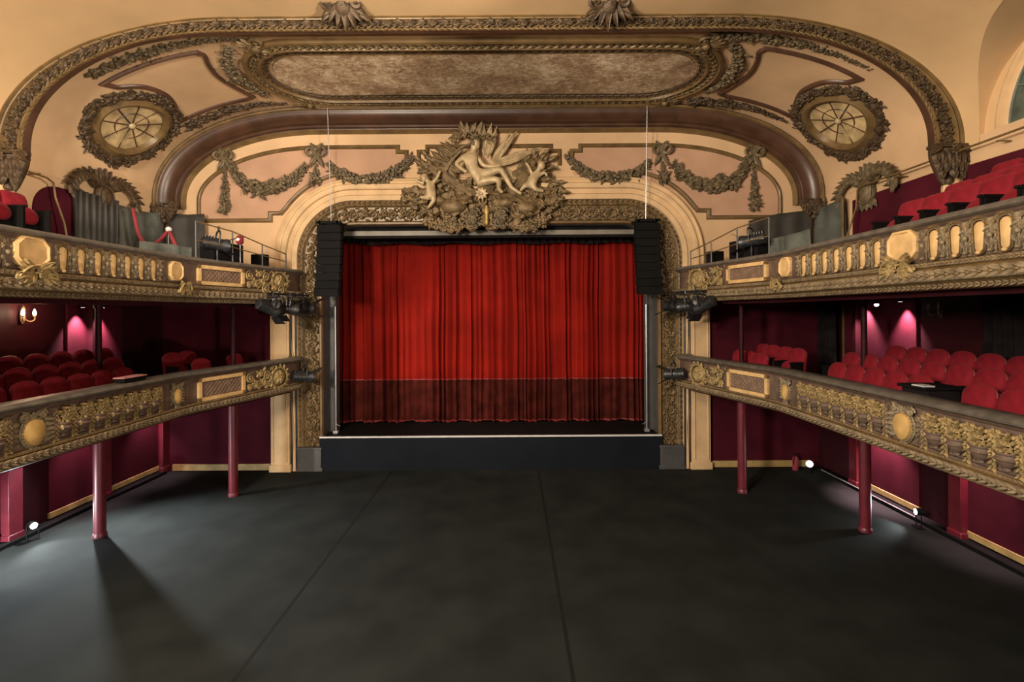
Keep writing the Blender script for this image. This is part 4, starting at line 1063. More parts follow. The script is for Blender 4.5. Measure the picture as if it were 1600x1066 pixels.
def balcony(sx, level):
    nm = 'left' if sx < 0 else 'right'
    zb = 5.14 if level else 2.60
    r = thing('balcony', f'{nm} upper balcony with cream arched niches along its gilt front' if level else f'{nm} lower balcony with gilt baskets and shields along its front', 'balcony', (sx*8.4, 9.0, zb))
    mir = sx < 0
    # floor slab
    mb = MB(); P = [(p.x+.1, p.y) for p in PL]+[(10.2, 14.97), (10.2, -2.0)]
    mb.prism(P, zb+.02, zb+.14); mb.build('floor_slab', M['winedark'], r, mir, smooth=False)
    # stepped rows
    for k, (x, h) in enumerate(((7.95, .16), (8.75, .32)) if not level else (((7.05, .49), (7.95, .82), (8.75, 1.20)) if sx > 0 else ((7.05, .40), (7.95, .72), (8.75, 1.10)))):
        mb = MB(); mb.span((x, 3.6, zb+.14), (10.2, 12.6 if k else 12.9, zb+.14+h)); mb.build('tier', M['winedark'], r, mir, smooth=False)
    if not level:
        mb = MB(); mb.span((7.42, 11.98, zb+.14), (10.2, 14.6, zb+.30)); mb.build('tier', M['winedark'], r, mir, smooth=False)
    if level:
        face0, face1 = .42, .90
        low = [(-.12, .0), (.02, .0), (.06, .03), (.05, .07), (.12, .10), (.17, .17), (.17, .23), (.12, .28), (.10, .31), (.13, .34), (.13, .38), (.07, .40), (.02, .42), (-.12, .42)]
        rail = [(-.20, .94), (.10, .94), (.14, .97), (.14, 1.0), (.10, 1.04), (-.16, 1.05), (-.20, 1.02)]
        face = [(-.14, .40), (.0, .40), (.0, .88), (.05, .90), (.07, .94), (-.14, .95)]
    else:
        face0, face1 = .22, .80
        low = [(-.12, .0), (.02, .0), (.06, .02), (.06, .05), (.10, .07), (.13, .11), (.12, .16), (.08, .18), (.10, .20), (.08, .22), (.02, .24), (-.12, .24)]
        rail = [(-.20, .86), (.08, .86), (.14, .89), (.15, .92), (.11, .96), (-.16, .98), (-.20, .95)]
        face = [(-.14, .22), (.0, .22), (.0, .80), (.04, .82), (.06, .86), (-.14, .88)]
    up = lambda L: [(o, z+zb) for o, z in L]
    mb = MB(); psweep(mb, up(low)); mb.build('lower_moulding', M['bronze'], r, mir)
    mb = MB(); psweep(mb, up(face)); mb.build('parapet', M['brown'], r, mir)
    mb = MB(); psweep(mb, up(rail)); mb.build('handrail', M['rail'], r, mir)
    if level:
        mb = MB(); leafrow(mb, ppath(.165, zb+.20), .15, .15, .035); leafrow(mb, ppath(.13, zb+.36), .05, .07, .015); leafrow(mb, ppath(.07, zb+.05), .05, .09, .015); mb.build('leaf_moulding', M['rope'], r, mir)
    else:
        mb = MB(); leafrow(mb, ppath(.13, zb+.125), .09, .12, .025); leafrow(mb, ppath(.08, zb+.21), .03, .06, .01); mb.build('leaf_moulding', M['rope'], r, mir)
    # wine coloured back of the parapet is seen from above only; fascia beam under the slab
    mb = MB(); psweep(mb, [(-.5, zb-.08), (-.2, zb-.08), (-.2, zb+.02), (-.5, zb+.02)]); mb.build('under_beam', M['winedark'], r, mir)
    fz = zb+(face0+face1)/2
    dd = d_of_y
    if level:
        ys = [7.99+.335*i for i in range(7)]+[6.92-.335*i for i in range(4)]
        for y in ys: a = place(NP, r, dd(y), fz, sx); f = place(NF, r, dd(y), fz, sx)
        for y in [7.99-.1675+.335*i for i in range(8)]+[6.92+.1675-.335*i for i in range(5)]: place(STM, r, dd(y), fz, sx)
        place(OCT, r, dd(7.44), fz+.04, sx); place(OSP, r, dd(7.44), fz-.24, sx, .06)
        place(OC2, r, dd(10.62), fz+.02, sx); place(OS2, r, dd(10.70), fz-.30, sx, .12)
        for y in (7.10, 7.78, 10.33, 10.93): place(PLU, r, dd(y), fz, sx, -.01)
        db = dd(11.1)
        place(LTP, r, db+.86, fz, sx); place(LTF, r, db+.86, fz, sx)
        place(SCW, r, db+2.05, fz, sx); place(MED, r, db+2.80, fz-.02, sx)
        place(SCW, r, db+2.5, fz-.34, sx, .1)
    else:
        ys = [7.99+.335*i for i in range(7)]+[6.92-.335*i for i in range(4)]
        for y in ys: place(BK, r, dd(y), fz+.0, sx); place(BF, r, dd(y), fz+.02, sx)
        for y in [7.99-.1675+.335*i for i in range(8)]+[6.92+.1675-.335*i for i in range(5)]: place(BS, r, dd(y), fz, sx)
        place(SH, r, dd(7.46), fz-.03, sx, .02); place(SHF, r, dd(7.46), fz-.03, sx)
        place(SH2, r, dd(10.66), fz-.03, sx, .02); place(SHF2, r, dd(10.66), fz-.03, sx)
        for y in (7.10, 7.80, 10.36, 10.96): place(PLL, r, dd(y), fz, sx, -.01)
        db = dd(11.1)
        place(LTP2, r, db+.86, fz, sx); place(LTF2, r, db+.86, fz, sx)
        place(SCW, r, db+2.05, fz, sx); place(MED, r, db+2.72, fz-.02, sx, .03)
    return r
for sx in (-1, 1):
    for lv in (0, 1): balcony(sx, lv)

# columns ------------------------------------------------------------------
for sx, nm in ((-1, 'left'), (1, 'right')):
    for (x, y, lab) in ((8.42, 10.7, f'dark red column nearest the camera under the {nm} lower balcony'), (6.83, 13.05, f'dark red column nearest the stage under the {nm} lower balcony')):
        r = thing('column', lab, 'column', (sx*x, y, 0))
        for z0, z1, R_ in ((0, 2.60, .135), ):
            mb = MB(); mb.lathe([(.115, .05), (.115, 2.5)], 16, T(sx*x, y)); mb.build('shaft', M['columnred'], r)
            mb = MB(); mb.lathe([(.135, 0), (.135, .05), (.125, .08), (.116, .1)], 16, T(sx*x, y)); mb.build('base', M['columnred'], r)
            mb = MB(); mb.lathe([(.116, 2.42), (.14, 2.46), (.16, 2.55), (.16, 2.60)], 16, T(sx*x, y)); mb.build('capital', M['columnred'], r)
    for (x, y, lab) in ((8.42, 10.7, f'thin dark red column behind the {nm} lower balcony seats'), (6.95, 13.3, f'thin dark red column by the stage end of the {nm} lower balcony')):
        r = thing('slim_column', lab, 'column', (sx*x, y, 2.74))
        mb = MB(); mb.lathe([(.06, 2.80), (.06, 5.04)], 12, T(sx*x, y)); mb.build('shaft', M['winedark'], r)
        mb = MB(); mb.lathe([(.08, 5.02), (.1, 5.1), (.1, 5.15)], 12, T(sx*x, y)); mb.build('capital', M['winedark'], r)
        mb = MB(); mb.lathe([(.09, 2.74), (.09, 2.8), (.06, 2.84)], 12, T(sx*x, y)); mb.build('base', M['winedark'], r)

# wall bays under and between the balconies ------------------------------------
def wallbox(mb, sx, y0, y1, z0, z1, t=.05): a, b = sorted((sx*(10.2-t), sx*10.195)); mb.span((a, y0, z0), (b, y1, z1))
for sx, nm in ((-1, 'left'), (1, 'right')):
    bays = ((5.2, 10.15, 'nearest the camera'), (11.35, 12.6, 'beside the near column') if sx < 0 else (11.35, 13.2, 'beside the near column'), (13.0, 14.9, 'nearest the stage')) if sx < 0 else ((5.2, 10.15, 'nearest the camera'), (11.35, 13.2, 'behind the near column'))
    for y0, y1, lab in bays:
        r = thing('wall_panel', f'wine red cloth wall panel under the {nm} lower balcony, {lab}', 'wall panel', (sx*10.17, (y0+y1)/2, 0))
        mb = MB(); wallbox(mb, sx, y0, y1, .26, 2.55); mb.build('cloth', M['wine'], r, smooth=False)
        mb = MB(); wallbox(mb, sx, y0, y1, .12, .26, .07); mb.build('gold_skirting', M['baseb'], r, bevel=.008)
    for y, lab in (((10.45, 'nearest the camera'), (12.8, 'in the middle'), (15.0, 'in the corner by the stage')) if sx < 0 else ((10.28, 'nearest the camera'), (13.35, 'in the middle'))):
        mb = MB(); wallbox(mb, sx, y-.15, y+.15, 0, 2.6, .2); wallbox(mb, sx, y-.17, y+.17, 0, .2, .22)
        tag(mb.build('wall_pilaster', M['columnred'], bevel=.012), f'red pilaster on the {nm} wall under the lower balcony, {lab}', 'pilaster')
    ub = ((11.85, 12.42, 'nearer the camera'), (12.56, 13.5, 'nearer the stage')) if sx < 0 else ((11.4, 13.15, 'with two pink glows'), (13.5, 13.85, 'narrow, nearest the stage'))
    for y0, y1, lab in ub:
        mb = MB(); wallbox(mb, sx, y0, y1, 2.8, 5.13); tag(mb.build('upper_wall_panel', M['wine'], smooth=False), f'wine red cloth panel behind the {nm} lower balcony seats, {lab}', 'wall panel')
    y = 12.49 if sx < 0 else 13.32
    mb = MB(); wallbox(mb, sx, y-.07, y+.07, 2.76, 5.14, .16); tag(mb.build('wall_post', M['winedark'], bevel=.01), f'dark post on the {nm} wall behind the lower balcony seats', 'post')
    # kerb along the foot of the wall
    mb = MB(); a, b = sorted((sx*9.92, sx*10.19)); mb.span((a, 2.6, 0), (b, 14.9, .09)); kb = struct(mb.build('baseboard_'+nm, M['black'], bevel=.01))
    if sx > 0: mb = MB(); mb.span((9.915, 11.2, .085), (9.95, 14.6, .10)); mb.build('white_edge', M['edge'], kb, smooth=False)
    # end wall skirting
    mb = MB(); a, b = sorted((sx*6.85, sx*9.9)); mb.span((a, D-.10, .02), (b, D-.065, .22)); struct(mb.build('baseboard_front' if sx < 0 else 'baseboard_front_1', M['baseb'], bevel=.008))
    # red wainscot of the upper level
    mb = MB()
    if sx < 0:
        P = [(10.95, 5.9), (13.3, 5.9), (13.3, 7.93), (11.6, 7.93)]+[(11.6-.6*math.sin(a), 7.33+.6*math.cos(a)) for a in [PI/2*i/8 for i in range(1, 9)]]+[(10.98, 6.6)]
    else: P = [(5.0, 5.9), (13.45, 5.9), (13.45, 7.9), (10.9, 7.93), (10.75, 7.85), (10.3, 7.85), (5.0, 7.75)]
    mb.prism(P, 0, .05, Matrix(((0, 0, -sx, sx*(W+.012)), (1, 0, 0, 0), (0, 1, 0, 0), (0, 0, 0, 1))))
    tag(mb.build('wainscot', M['wine'] if sx < 0 else M['wine'], smooth=False), f'wine red wainscot on the {nm} wall behind the upper balcony', 'wainscot')

# dark pleated curtains on the right lower balcony wall
def pleated(name, lab, sx, y0, y1, z0, z1, m, pleat=.14, amp=.05, x=9.98, cat='curtain'):
    n = max(12, int((y1-y0)/pleat*8)); mb = MB()
    mb.grid(lambda u, v: V3((sx*(x+amp*math.sin(2*PI*(y0+(y1-y0)*u)/pleat)+.01*math.sin(v*5+u*30)), y0+(y1-y0)*u, z0+(z1-z0)*v)), n, 6)
    o = mb.build(name, m); so = o.modifiers.new('solid', 'SOLIDIFY'); so.thickness = .012; tag(o, lab, cat); return o
pleated('side_curtain', 'black pleated curtain on the right wall behind the near lower balcony seats', 1, 5.6, 9.6, 2.78, 5.1, M['blackcloth'], .2)
pleated('side_curtain', 'black pleated curtain on the right wall just stageward of the pink lit panel', 1, 13.95, 14.8, 2.78, 5.1, M['blackcloth'], .18)
for y, lab in ((13.9, 'thin gold strip between the dark curtain and red panel on the right wall'), (14.85, 'thin gold strip at the stage end of the right dark curtain')):
    mb = MB(); wallbox(mb, 1, y-.02, y+.02, 2.78, 5.12, .08); tag(mb.build('gold_strip', M['bronze'], bevel=.005), lab, 'strip')
# pleated screen on the upper left wall
pleated('pleated_screen', 'dark pleated screen standing on the upper left balcony below the winged shell', -1, 11.8, 13.1, 5.30, 7.95, M['drape'], .185, .07, 9.95, 'screen')
# cloths over the upper boxes
def sheet(name, lab, pts, m, seed, cat):
    """hanging cloth: plan polyline pts, z0, z1"""
    rr = random.Random(seed); P = Path([V3((x, y, 0)) for x, y, *_ in pts], (0, 0, 1)); mb = MB()
    z0s = [p[2] for p in pts]; z1s = [p[3] for p in pts]
    def g(u, v):
        X = P.at(u*P.L); i = min(len(pts)-2, int(u*(len(pts)-1))); 
        # interpolate heights along the length
        d = u*P.L; k = 0
        while k < len(P.d)-2 and P.d[k+1] < d: k += 1
        q = (d-P.d[k])/max(1e-6, P.d[k+1]-P.d[k]); z0 = z0s[k]*(1-q)+z0s[k+1]*q; z1 = z1s[k]*(1-q)+z1s[k+1]*q
        w = .025*math.sin(d*4+seed+v*3)+.018*math.sin(d*11+v*2)+.02*math.sin(v*7+d*2)
        p = X @ V3((0, w, 0)); return V3((p.x, p.y, z0+(z1-z0)*v-.03*math.sin(d*2.3)*v))
    mb.grid(g, 60, 14); o = mb.build(name, m); so = o.modifiers.new('solid', 'SOLIDIFY'); so.thickness = .02; tag(o, lab, cat)
sheet('hanging_sheet', 'grey green sheet hanging on the wall of the upper left box beside the pleated screen', [(-9.95, 13.2, 5.32, 7.86), (-9.95, 14.2, 5.32, 7.9), (-9.9, 14.8, 5.32, 7.95)], M['greysheet'], 1, 'cloth')
sheet('hanging_sheet', 'dark cloth across the end of the upper left box under the tympanum', [(-9.85, 14.85, 5.32, 7.98), (-9.3, 14.9, 5.32, 7.98), (-8.75, 14.9, 5.32, 7.98)], M['drape'], 2, 'cloth')
sheet('hanging_sheet', 'dark grey sheet hanging over the wall of the upper right box', [(9.95, 13.5, 5.32, 8.0), (9.95, 14.2, 5.32, 7.97), (9.9, 14.8, 5.32, 7.95)], M['greysheet'], 3, 'cloth')
sheet('hanging_sheet', 'dark brown cloth across the end of the upper right box under the tympanum', [(9.85, 14.85, 5.32, 7.95), (8.9, 14.9, 5.32, 7.88), (7.95, 14.9, 5.32, 7.6)], M['drape'], 4, 'cloth')
# low grey cloths lying along the inside of the parapet
sheet('draped_cover', 'grey cloth draped over equipment behind the rail of the upper right box', [(7.6, 11.2, 5.3, 6.75), (7.3, 12.0, 5.3, 6.72), (7.0, 12.6, 5.3, 6.62)], M['greysheet'], 5, 'cloth')
sheet('draped_cover', 'grey cloth draped over equipment behind the rail of the upper left box', [(-7.7, 11.0, 5.3, 6.55), (-7.5, 11.7, 5.3, 6.6), (-7.25, 12.1, 5.3, 6.55)], M['greysheet'], 6, 'cloth')
# poles at the edge of the right sheet
mb = MB(); mb.tube([(9.85, 13.46, 5.3), (9.85, 13.46, 7.95)], .035, 8); mb.box((9.85, 13.46, 5.33), (.2, .2, .06)); tag(mb.build('standing_pole', M['bronze']), 'brown upright pole at the edge of the grey sheet in the upper right box', 'pole')

# monitors on the upper balcony ends
for sx, nm in ((-1, 'left'), (1, 'right')):
    for (d0, w, h, lab) in ((.95, 1.0, .62, f'large black loudspeaker box on the {nm} upper balcony end'), (2.45, .28, .62, f'small upright black box nearest the stage on the {nm} upper balcony end')):
        p, n = pat(d_of_y(11.1)+d0+w/2); q = p-n*(.55 if w > .5 else .42); q = V3((q.x*sx, q.y, 5.28)); nn = V3((n.x*sx, n.y, 0)); xd = nn.cross(V3((0, 0, 1))); rz = math.atan2(xd.y, xd.x)
        r = thing('loudspeaker', lab, 'loudspeaker', q, rz); o = MB(); zz = 1.32 if w > .5 else 1.15
        o.span((-w/2, -.2, 0), (w/2, .2, zz-h)); o.span((-w/2, -.2, zz-h), (w/2, .18, zz+.12))
        a = o.build('cabinet', M['black'], r, smooth=False, base=(0, 0, 0), bevel=.015)
        g = MB(); g.span((-w/2+.03, .18, zz-h+.03), (w/2-.03, .2, zz+.09)); g.build('grille', M['blackcloth'], r, smooth=False, base=(0, 0, 0))
# spotlights ---------------------------------------------------------------
def make_spot(name='spotlight'):
    r = thing(name, '', 'spotlight')
    mb = MB(); X = Matrix.Rotation(-PI/2, 4, 'X')
    mb.lathe([(.05, -.30), (.11, -.27), (.125, -.1), (.125, .12), (.14, .14), (.14, .22), (.115, .22)], 14, X); 
    for k in range(4): mb.box((0, -.24+.05*k, .12), (.16, .018, .05))
    mb.build('housing', M['spot'], r, base=(0, 0, 0))
    mb = MB(); mb.lathe([(.0, .205), (.11, .205), (.11, .21), (0, .212)], 14, X); mb.build('lens', M['lens'], r, base=(0, 0, 0))
    mb = MB(); mb.tube([(-.17, 0, 0), (-.17, 0, .2), (-.10, 0, .27), (.10, 0, .27), (.17, 0, .2), (.17, 0, 0)], .018, 5); mb.tube([(0, 0, .27), (0, 0, .38)], .022, 6); mb.tube([(-.17, 0, 0), (.17, 0, 0)], .02, 6); mb.build('yoke', M['spot'], r, base=(0, 0, 0))
    for k in range(2):
        mb = MB(); sg = (-1, 1)[k]; mb.add([(-.13, .22, sg*.13), (.13, .22, sg*.13), (.17, .40, sg*.22), (-.17, .40, sg*.22)], [(0, 1, 2, 3)]); mb.add([(-.13, .222, sg*.14), (.13, .222, sg*.14), (.17, .402, sg*.23), (-.17, .402, sg*.23)], [(3, 2, 1, 0)]); mb.build('barn_door', M['spot'], r, smooth=False, base=(0, 0, 0))
    return r
M['spot'] = mat('worn_black_metal', (.030, .031, .034), .38, .3, var=.5, vscale=14, bump=.2)
M['lens'] = mat('lens_glass', (.16, .18, .20), .12, .3, var=.3)
spot0 = make_spot(); spot0.scale = (1.2, 1.2, 1.2); used = [False]
def put_spot(loc, rz, pitch, label, group=None):
    if not used[0]: r = spot0; used[0] = True; r.location = loc; r['label'] = label
    else: r = dup(spot0, loc, 0, label)
    r.rotation_euler = (pitch, 0, rz)
    if group: r['group'] = group
    return r
bars = {}
for sx, nm in ((-1, 'left'), (1, 'right')):
    mb = MB(); P = []
    for d in [2.0+.2*i for i in range(9)]: p, n = pat(d_of_y(11.1)+d); q = p+n*.34; P.append((q.x*sx, q.y, 5.42))
    mb.tube(P, .028, 8)
    for d in (2.2, 3.3): p, n = pat(d_of_y(11.1)+d); mb.tube([((p.x+n.x*.1)*sx, p.y+n.y*.1, 5.36), ((p.x+n.x*.36)*sx, p.y+n.y*.36, 5.42)], .022, 6)
    tag(mb.build('lighting_bar', M['spot']), f'horizontal lamp bar fixed in front of the {nm} upper balcony end', 'bar')
    ords = ('farthest from the stage', 'second from the outer end', 'in the middle', 'second from the stage', 'nearest the stage')
    for k in range(5):
        p, n = pat(d_of_y(11.1)+2.05+.36*k); q = p+n*.34
        put_spot((q.x*sx, q.y, 5.02+.03*(k % 2)), (PI*.0+sx*(.45+.25*k)) if k % 2 == 0 else (sx*(-.4+.2*k)), -.35+.1*k, f'black spotlight on the {nm} upper balcony lamp bar, {ords[k]}', f'spotlights on the {nm} lamp bar')
    p, n = pat(d_of_y(11.1)+3.5); q = p+n*.32
    put_spot((q.x*sx, q.y-.1, 3.02), sx*.9, -.1, f'black spotlight clamped at the stage end of the {nm} lower balcony front', 'spotlights at the lower balcony ends')
    p, n = pat(d_of_y(11.1)+(1.0)); q = p-n*.25
    put_spot((q.x*sx, q.y, 6.62), sx*.8, -.1, f'black spotlight mounted on the rail of the {nm} upper balcony', 'spotlights on the upper rails')
    mb = MB(); mb.tube([(q.x*sx, q.y, 6.14), (q.x*sx, q.y, 6.64)], .022, 8); mb.lathe([(.1, 6.13), (.1, 6.16)], 12, T(q.x*sx, q.y)); tag(mb.build('lamp_stand', M['spot']), f'short post carrying the spotlight on the {nm} upper balcony rail', 'post')
    # cables down the proscenium side
    mb = MB(); rr = random.Random(3)
    for k in range(3):
        x = sx*(6.06+.05*k); mb.tube(smoothpts([(x+sx*.02*math.sin(z*3+k), D-.12-.02*k, z) for z in (5.0, 4.3, 3.8, 3.4, 2.6, 2.0, 1.2, .4, .05)], 4), .02, 5)
    mb.tube([(sx*6.02, D-.13, 0.02), (sx*6.02, D-.13, 5.0)], .035, 8)
    tag(mb.build('cable_run', M['spot']), f'bundle of dark cables and conduit running down beside the {nm} gilt jamb', 'cable')
    # guard rails above the parapet ends
    r = thing('guard_rail', f'thin metal guard rail above the {nm} upper balcony end', 'railing', (sx*6.4, 12.0, 6.17))
    pts = []
    for d in (.25, 1.3, 2.3, 3.2): p, n = pat(d_of_y(11.1)+d); q = p-n*.08; pts.append(V3((q.x*sx, q.y, 0)))
    tops = (7.05, 6.98, 6.78, 6.62)
    for p, t in zip(pts, tops):
        mb = MB(); mb.tube([(p.x, p.y, 6.16), (p.x, p.y, t)], .018, 6); mb.build('post', M['grey'], r)
    mb = MB(); mb.tube([(p.x, p.y, t) for p, t in zip(pts, tops)], .016, 6); mb.build('top_rail', M['bronze'], r)
    mb = MB(); mb.tube([(p.x, p.y, 6.18+(t-6.18)*.5) for p, t in zip(pts, tops)], .014, 6); mb.build('middle_rail', M['bronze'], r)
# handrail wires on the side walls
for sx, nm in ((-1, 'left'), (1, 'right')):
    mb = MB(); x = sx*9.86
    if sx < 0: P = [(x, 10.5, 8.02), (x, 11.05, 8.0), (x, 11.2, 7.93), (x, 11.25, 7.6), (-9.7, 11.3, 7.0), (-9.6, 11.32, 6.3), (-9.6, 11.32, 5.62)]
    else: P = [(x, 5.4, 8.12), (x, 12.7, 8.12), (x, 12.9, 8.05), (x, 12.95, 7.6), (9.6, 12.95, 6.8), (9.6, 12.95, 5.62)]
    mb.tube(P, .022, 6); 
    for y in ((10.9,) if sx < 0 else (7.5, 9.2, 11.6)): mb.tube([(x, y, 8.05), (sx*10.14, y, 8.05)], .015, 5)
    tag(mb.build('wall_handrail', M['bronze']), f'thin bronze handrail along the {nm} wall above the upper balcony', 'handrail')

# red rope and lamps in the upper left box
r = thing('rope_barrier', 'red rope barrier sagging from a white knob in the upper left box', 'rope', (-8.2, 12.6, 5.3))
mb = MB(); mb.tube(smoothpts([(-9.4, 12.95, 7.7), (-9.2, 12.9, 7.0), (-8.9, 12.8, 6.72), (-8.6, 12.7, 6.75), (-8.2, 12.6, 7.05)], 6), .045, 8); mb.build('rope', M['redrope'], r)
mb = MB(); mb.tube(smoothpts([(-8.2, 12.6, 7.05), (-8.0, 12.5, 6.75), (-7.75, 12.4, 6.3)], 6), .045, 8); mb.build('rope', M['redrope'], r)
mb = MB(); mb.tube([(-8.2, 12.6, 5.28), (-8.2, 12.6, 7.0)], .03, 8); mb.lathe([(.16, 5.28), (.16, 5.31), (.03, 5.34)], 14, T(-8.2, 12.6)); mb.build('post', M['spot'], r)
mb = MB(); mb.ell((-8.2, 12.6, 7.08), (.075, .075, .075), None, (12, 8)); mb.build('knob', M['white'], r)
# red lamp at the left upper balcony end
r = thing('signal_lamp', 'small glowing red lamp on a thin post at the left upper balcony end', 'lamp', (-6.55, 12.95, 6.17))
mb = MB(); mb.tube([(-6.55, 12.95, 5.28), (-6.55, 12.95, 6.75)], .018, 6); mb.lathe([(.1, 5.28), (.1, 5.31)], 10, T(-6.55, 12.95)); mb.build('post', M['chrome'], r)
mb = MB(); mb.lathe([(.05, 6.72), (.09, 6.78), (.09, 6.92), (.05, 6.97)], 12, T(-6.55, 12.95)); mb.build('lamp_housing', M['redrope'], r)
mb = MB(); mb.ell((-6.56, 12.86, 6.86), (.045, .045, .045), None, (8, 6)); mb.build('bulb', emis('red_bulb', (1, .25, .18), 6), r)

# ================================================================== SEATS
def make_seat(name, m, square):
    r = thing(name, '', 'seat', (0, 0, 0))
    w = .262; h0, h1 = .36, 1.0
    if square: P = [(-w, h0), (w, h0), (w, h1-.10), (w-.03, h1-.02), (w-.09, h1), (-w+.09, h1), (-w+.03, h1-.02), (-w, h1-.10)]
    else: P = [(-w, h0), (w, h0), (w, h1-.16)]+[(w*math.cos(a), h1-.16+.16*math.sin(a)**.8) for a in [PI*i/12 for i in range(1, 12)]]+[(-w, h1-.16)]
    A = Matrix(((1, 0, 0, 0), (0, -.14, 1, 0), (0, 1, 0, 0), (0, 0, 0, 1)))       # leaning back
    A = Matrix(((1, 0, 0, 0), (0, -.16, 1, -.12), (0, 1, 0, 0), (0, 0, 0, 1)))
    mb = MB(); n = len(P); c = .62
    def ring(k, d): return [(x*k, c+(y-c)*k, d) for x, y in P]
    vs = ring(.97, -.05)+ring(1, -.03)+ring(1, .02)+ring(.9, .055)+ring(.5, .07)
    fs = [tuple(range(n-1, -1, -1))]
    for q in range(4): fs += [(q*n+i, q*n+(i+1) % n, (q+1)*n+(i+1) % n, (q+1)*n+i) for i in range(n)]
    fs.append(tuple(range(4*n, 5*n))); mb.add(vs, fs, A); mb.build('backrest', m, r, base=(0, 0, 0))
    mb = MB(); mb.tube([(x*1.0, y, .0) for x, y in P[2:]]+[], .014, 5, A); mb.build('piping', M['piping'] if m is M['seat'] else m, r, base=(0, 0, 0))
    mb = MB(); mb.ell((0, .03, .52), (.225, .085, .19), None, (12, 8), Matrix.Rotation(.25, 4, 'X')); mb.build('seat_cushion', m, r, base=(0, 0, 0))
    for q in (-1, 1):
        mb = MB(); mb.box((q*.265, .06, .34), (.035, .36, .62)); mb.box((q*.265, .08, .66), (.05, .38, .04)); mb.build('armrest', M['black'], r, base=(0, 0, 0), smooth=False)
    mb = MB(); mb.box((0, -.02, .18), (.5, .06, .36)); mb.build('base', M['black'], r, base=(0, 0, 0), smooth=False)
    return r
sA = make_seat('theatre_seat', M['seat'], False); sB = make_seat('theatre_seat', M['seat'], True)
first = {}
def put_seat(src, x, y, z, rz, label, group):
    if src.name not in first: first[src.name] = 1; src.location = (x, y, z); src.rotation_euler = (0, 0, rz); src['label'] = label; src['group'] = group; return src
    return dup(src, (x, y, z), rz, label, group)
ORD = ('first', 'second', 'third', 'fourth', 'fifth', 'sixth', 'seventh', 'eighth', 'ninth', 'tenth')
def row(src, sx, x, ys, z, turn, what, where, group):
    for i, y in enumerate(ys):
        put_seat(src, sx*x, y, z, sx*PI/2+turn*sx, f'{what}, {ORD[i]} from the stage {where}', group)
FZ = 2.74; UZ = 5.28
for sx, src, nm in ((1, sA, 'right'), (-1, sA, 'left')):
    g = f'seats of the {nm} lower balcony'; wh = 'red velvet seat'
    row(src, sx, 7.42, [10.45-.525*i for i in range(5)]+([7.28, 6.72, 6.18] if sx > 0 else [7.75, 7.2]), FZ, -.02, wh, f'in the front row, {nm} lower balcony', g)
    row(src, sx, 8.2, [11.15-.54*i for i in range(9)], FZ+.16, -.02, wh, f'in the middle row, {nm} lower balcony', g)
    row(src, sx, 9.05, [10.95-.545*i for i in range(6)] if sx > 0 else [11.9-.56*i for i in range(7)], FZ+.32, -.02, wh, f'in the back row, {nm} lower balcony', g)
    row(src, sx, 7.05, [14.05, 13.5, 12.9] if sx > 0 else [13.9, 12.4], FZ, .28, wh, f'in the front row, {nm} corner box', f'seats of the {nm} corner box')
    row(src, sx, 7.75, [14.1, 13.55, 12.95, 12.4] if sx > 0 else [12.9, 12.35], FZ+.16, .28, wh, f'in the back row, {nm} corner box', f'seats of the {nm} corner box')
g = 'seats of the right upper balcony'
row(sB, 1, 7.43, [8.48-.5*i for i in range(6)], UZ+.49, .05, 'red square backed seat', 'in the front row, right upper balcony', g)
row(sB, 1, 8.3, [8.55-.52*i for i in range(5)], UZ+.82, .05, 'red square backed seat', 'in the middle row, right upper balcony', g)
row(sB, 1, 9.2, [8.6-.54*i for i in range(5)], UZ+1.2, .05, 'red square backed seat', 'in the back row, right upper balcony', g)
row(sB, -1, 9.2, [9.9, 9.35, 8.8], UZ+1.10, 0, 'red square backed seat', 'on the left upper balcony', 'seats of the left upper balcony')
# mixing desk between the front seats on the right
r = thing('control_desk', 'black covered control desk among the front seats of the right lower balcony', 'desk', (7.4, 7.85, FZ))
mb = MB(); mb.span((7.15, 7.6, FZ), (7.7, 8.1, FZ+.86)); mb.build('cover', M['blackcloth'], r, bevel=.03)
mb = MB(); mb.span((7.1, 7.57, FZ+.86), (7.75, 8.13, FZ+.91)); mb.build('desk_top', M['black'], r, bevel=.01)
mb = MB(); mb.span((7.12, 7.62, FZ+.91), (7.3, 7.85, FZ+.93)); mb.build('paper_sheet', M['white'], r, smooth=False)
# small box with a pale top on the left rail
r = thing('rail_box', 'small dark box with a pale pink top standing on the left lower balcony rail', 'box', (-6.75, 9.35, 3.58))
mb = MB(); mb.span((-6.86, 9.2, 3.585), (-6.66, 9.75, 3.66)); mb.build('box_body', M['black'], r, bevel=.006)
mb = MB(); mb.span((-6.87, 9.19, 3.66), (-6.65, 9.76, 3.68)); mb.build('box_top', mat('pink_top', (.6, .25, .25), .6), r, smooth=False)

# ================================================================== LAMPS OF THE PLACE
PINK = (1.0, .62, .70)
def downlight(sx, y, z, nm, lab, power):
    x = sx*9.98; r = thing('downlight', lab, 'lamp', (x, y, z))
    mb = MB(); mb.lathe([(.055, z-.10), (.06, z-.09), (.06, z)], 14, T(x, y)); mb.build('housing', M['black'], r)
    mb = MB(); mb.lathe([(.0, z-.102), (.04, z-.102), (.04, z-.098), (0, z-.097)], 12, T(x, y)); mb.build('lens', emis('pink_lens', (1, .6, .62), 8), r)
    lamp('downlight_beam', 'SPOT', (x, y, z-.13), power, PINK, (sx*10.16, y, z-1.6), spot_size=math.radians(72), spot_blend=.9, shadow_soft_size=.03)
downlight(-1, 12.08, 5.165, 'left', 'recessed pink downlight on the left, nearer the camera, above the lower balcony seats', 950)
downlight(-1, 12.68, 5.165, 'left', 'recessed pink downlight on the left, nearer the stage, above the lower balcony seats', 950)
downlight(1, 12.95, 5.165, 'right', 'recessed pink downlight on the right, nearer the stage, above the lower balcony seats', 950)
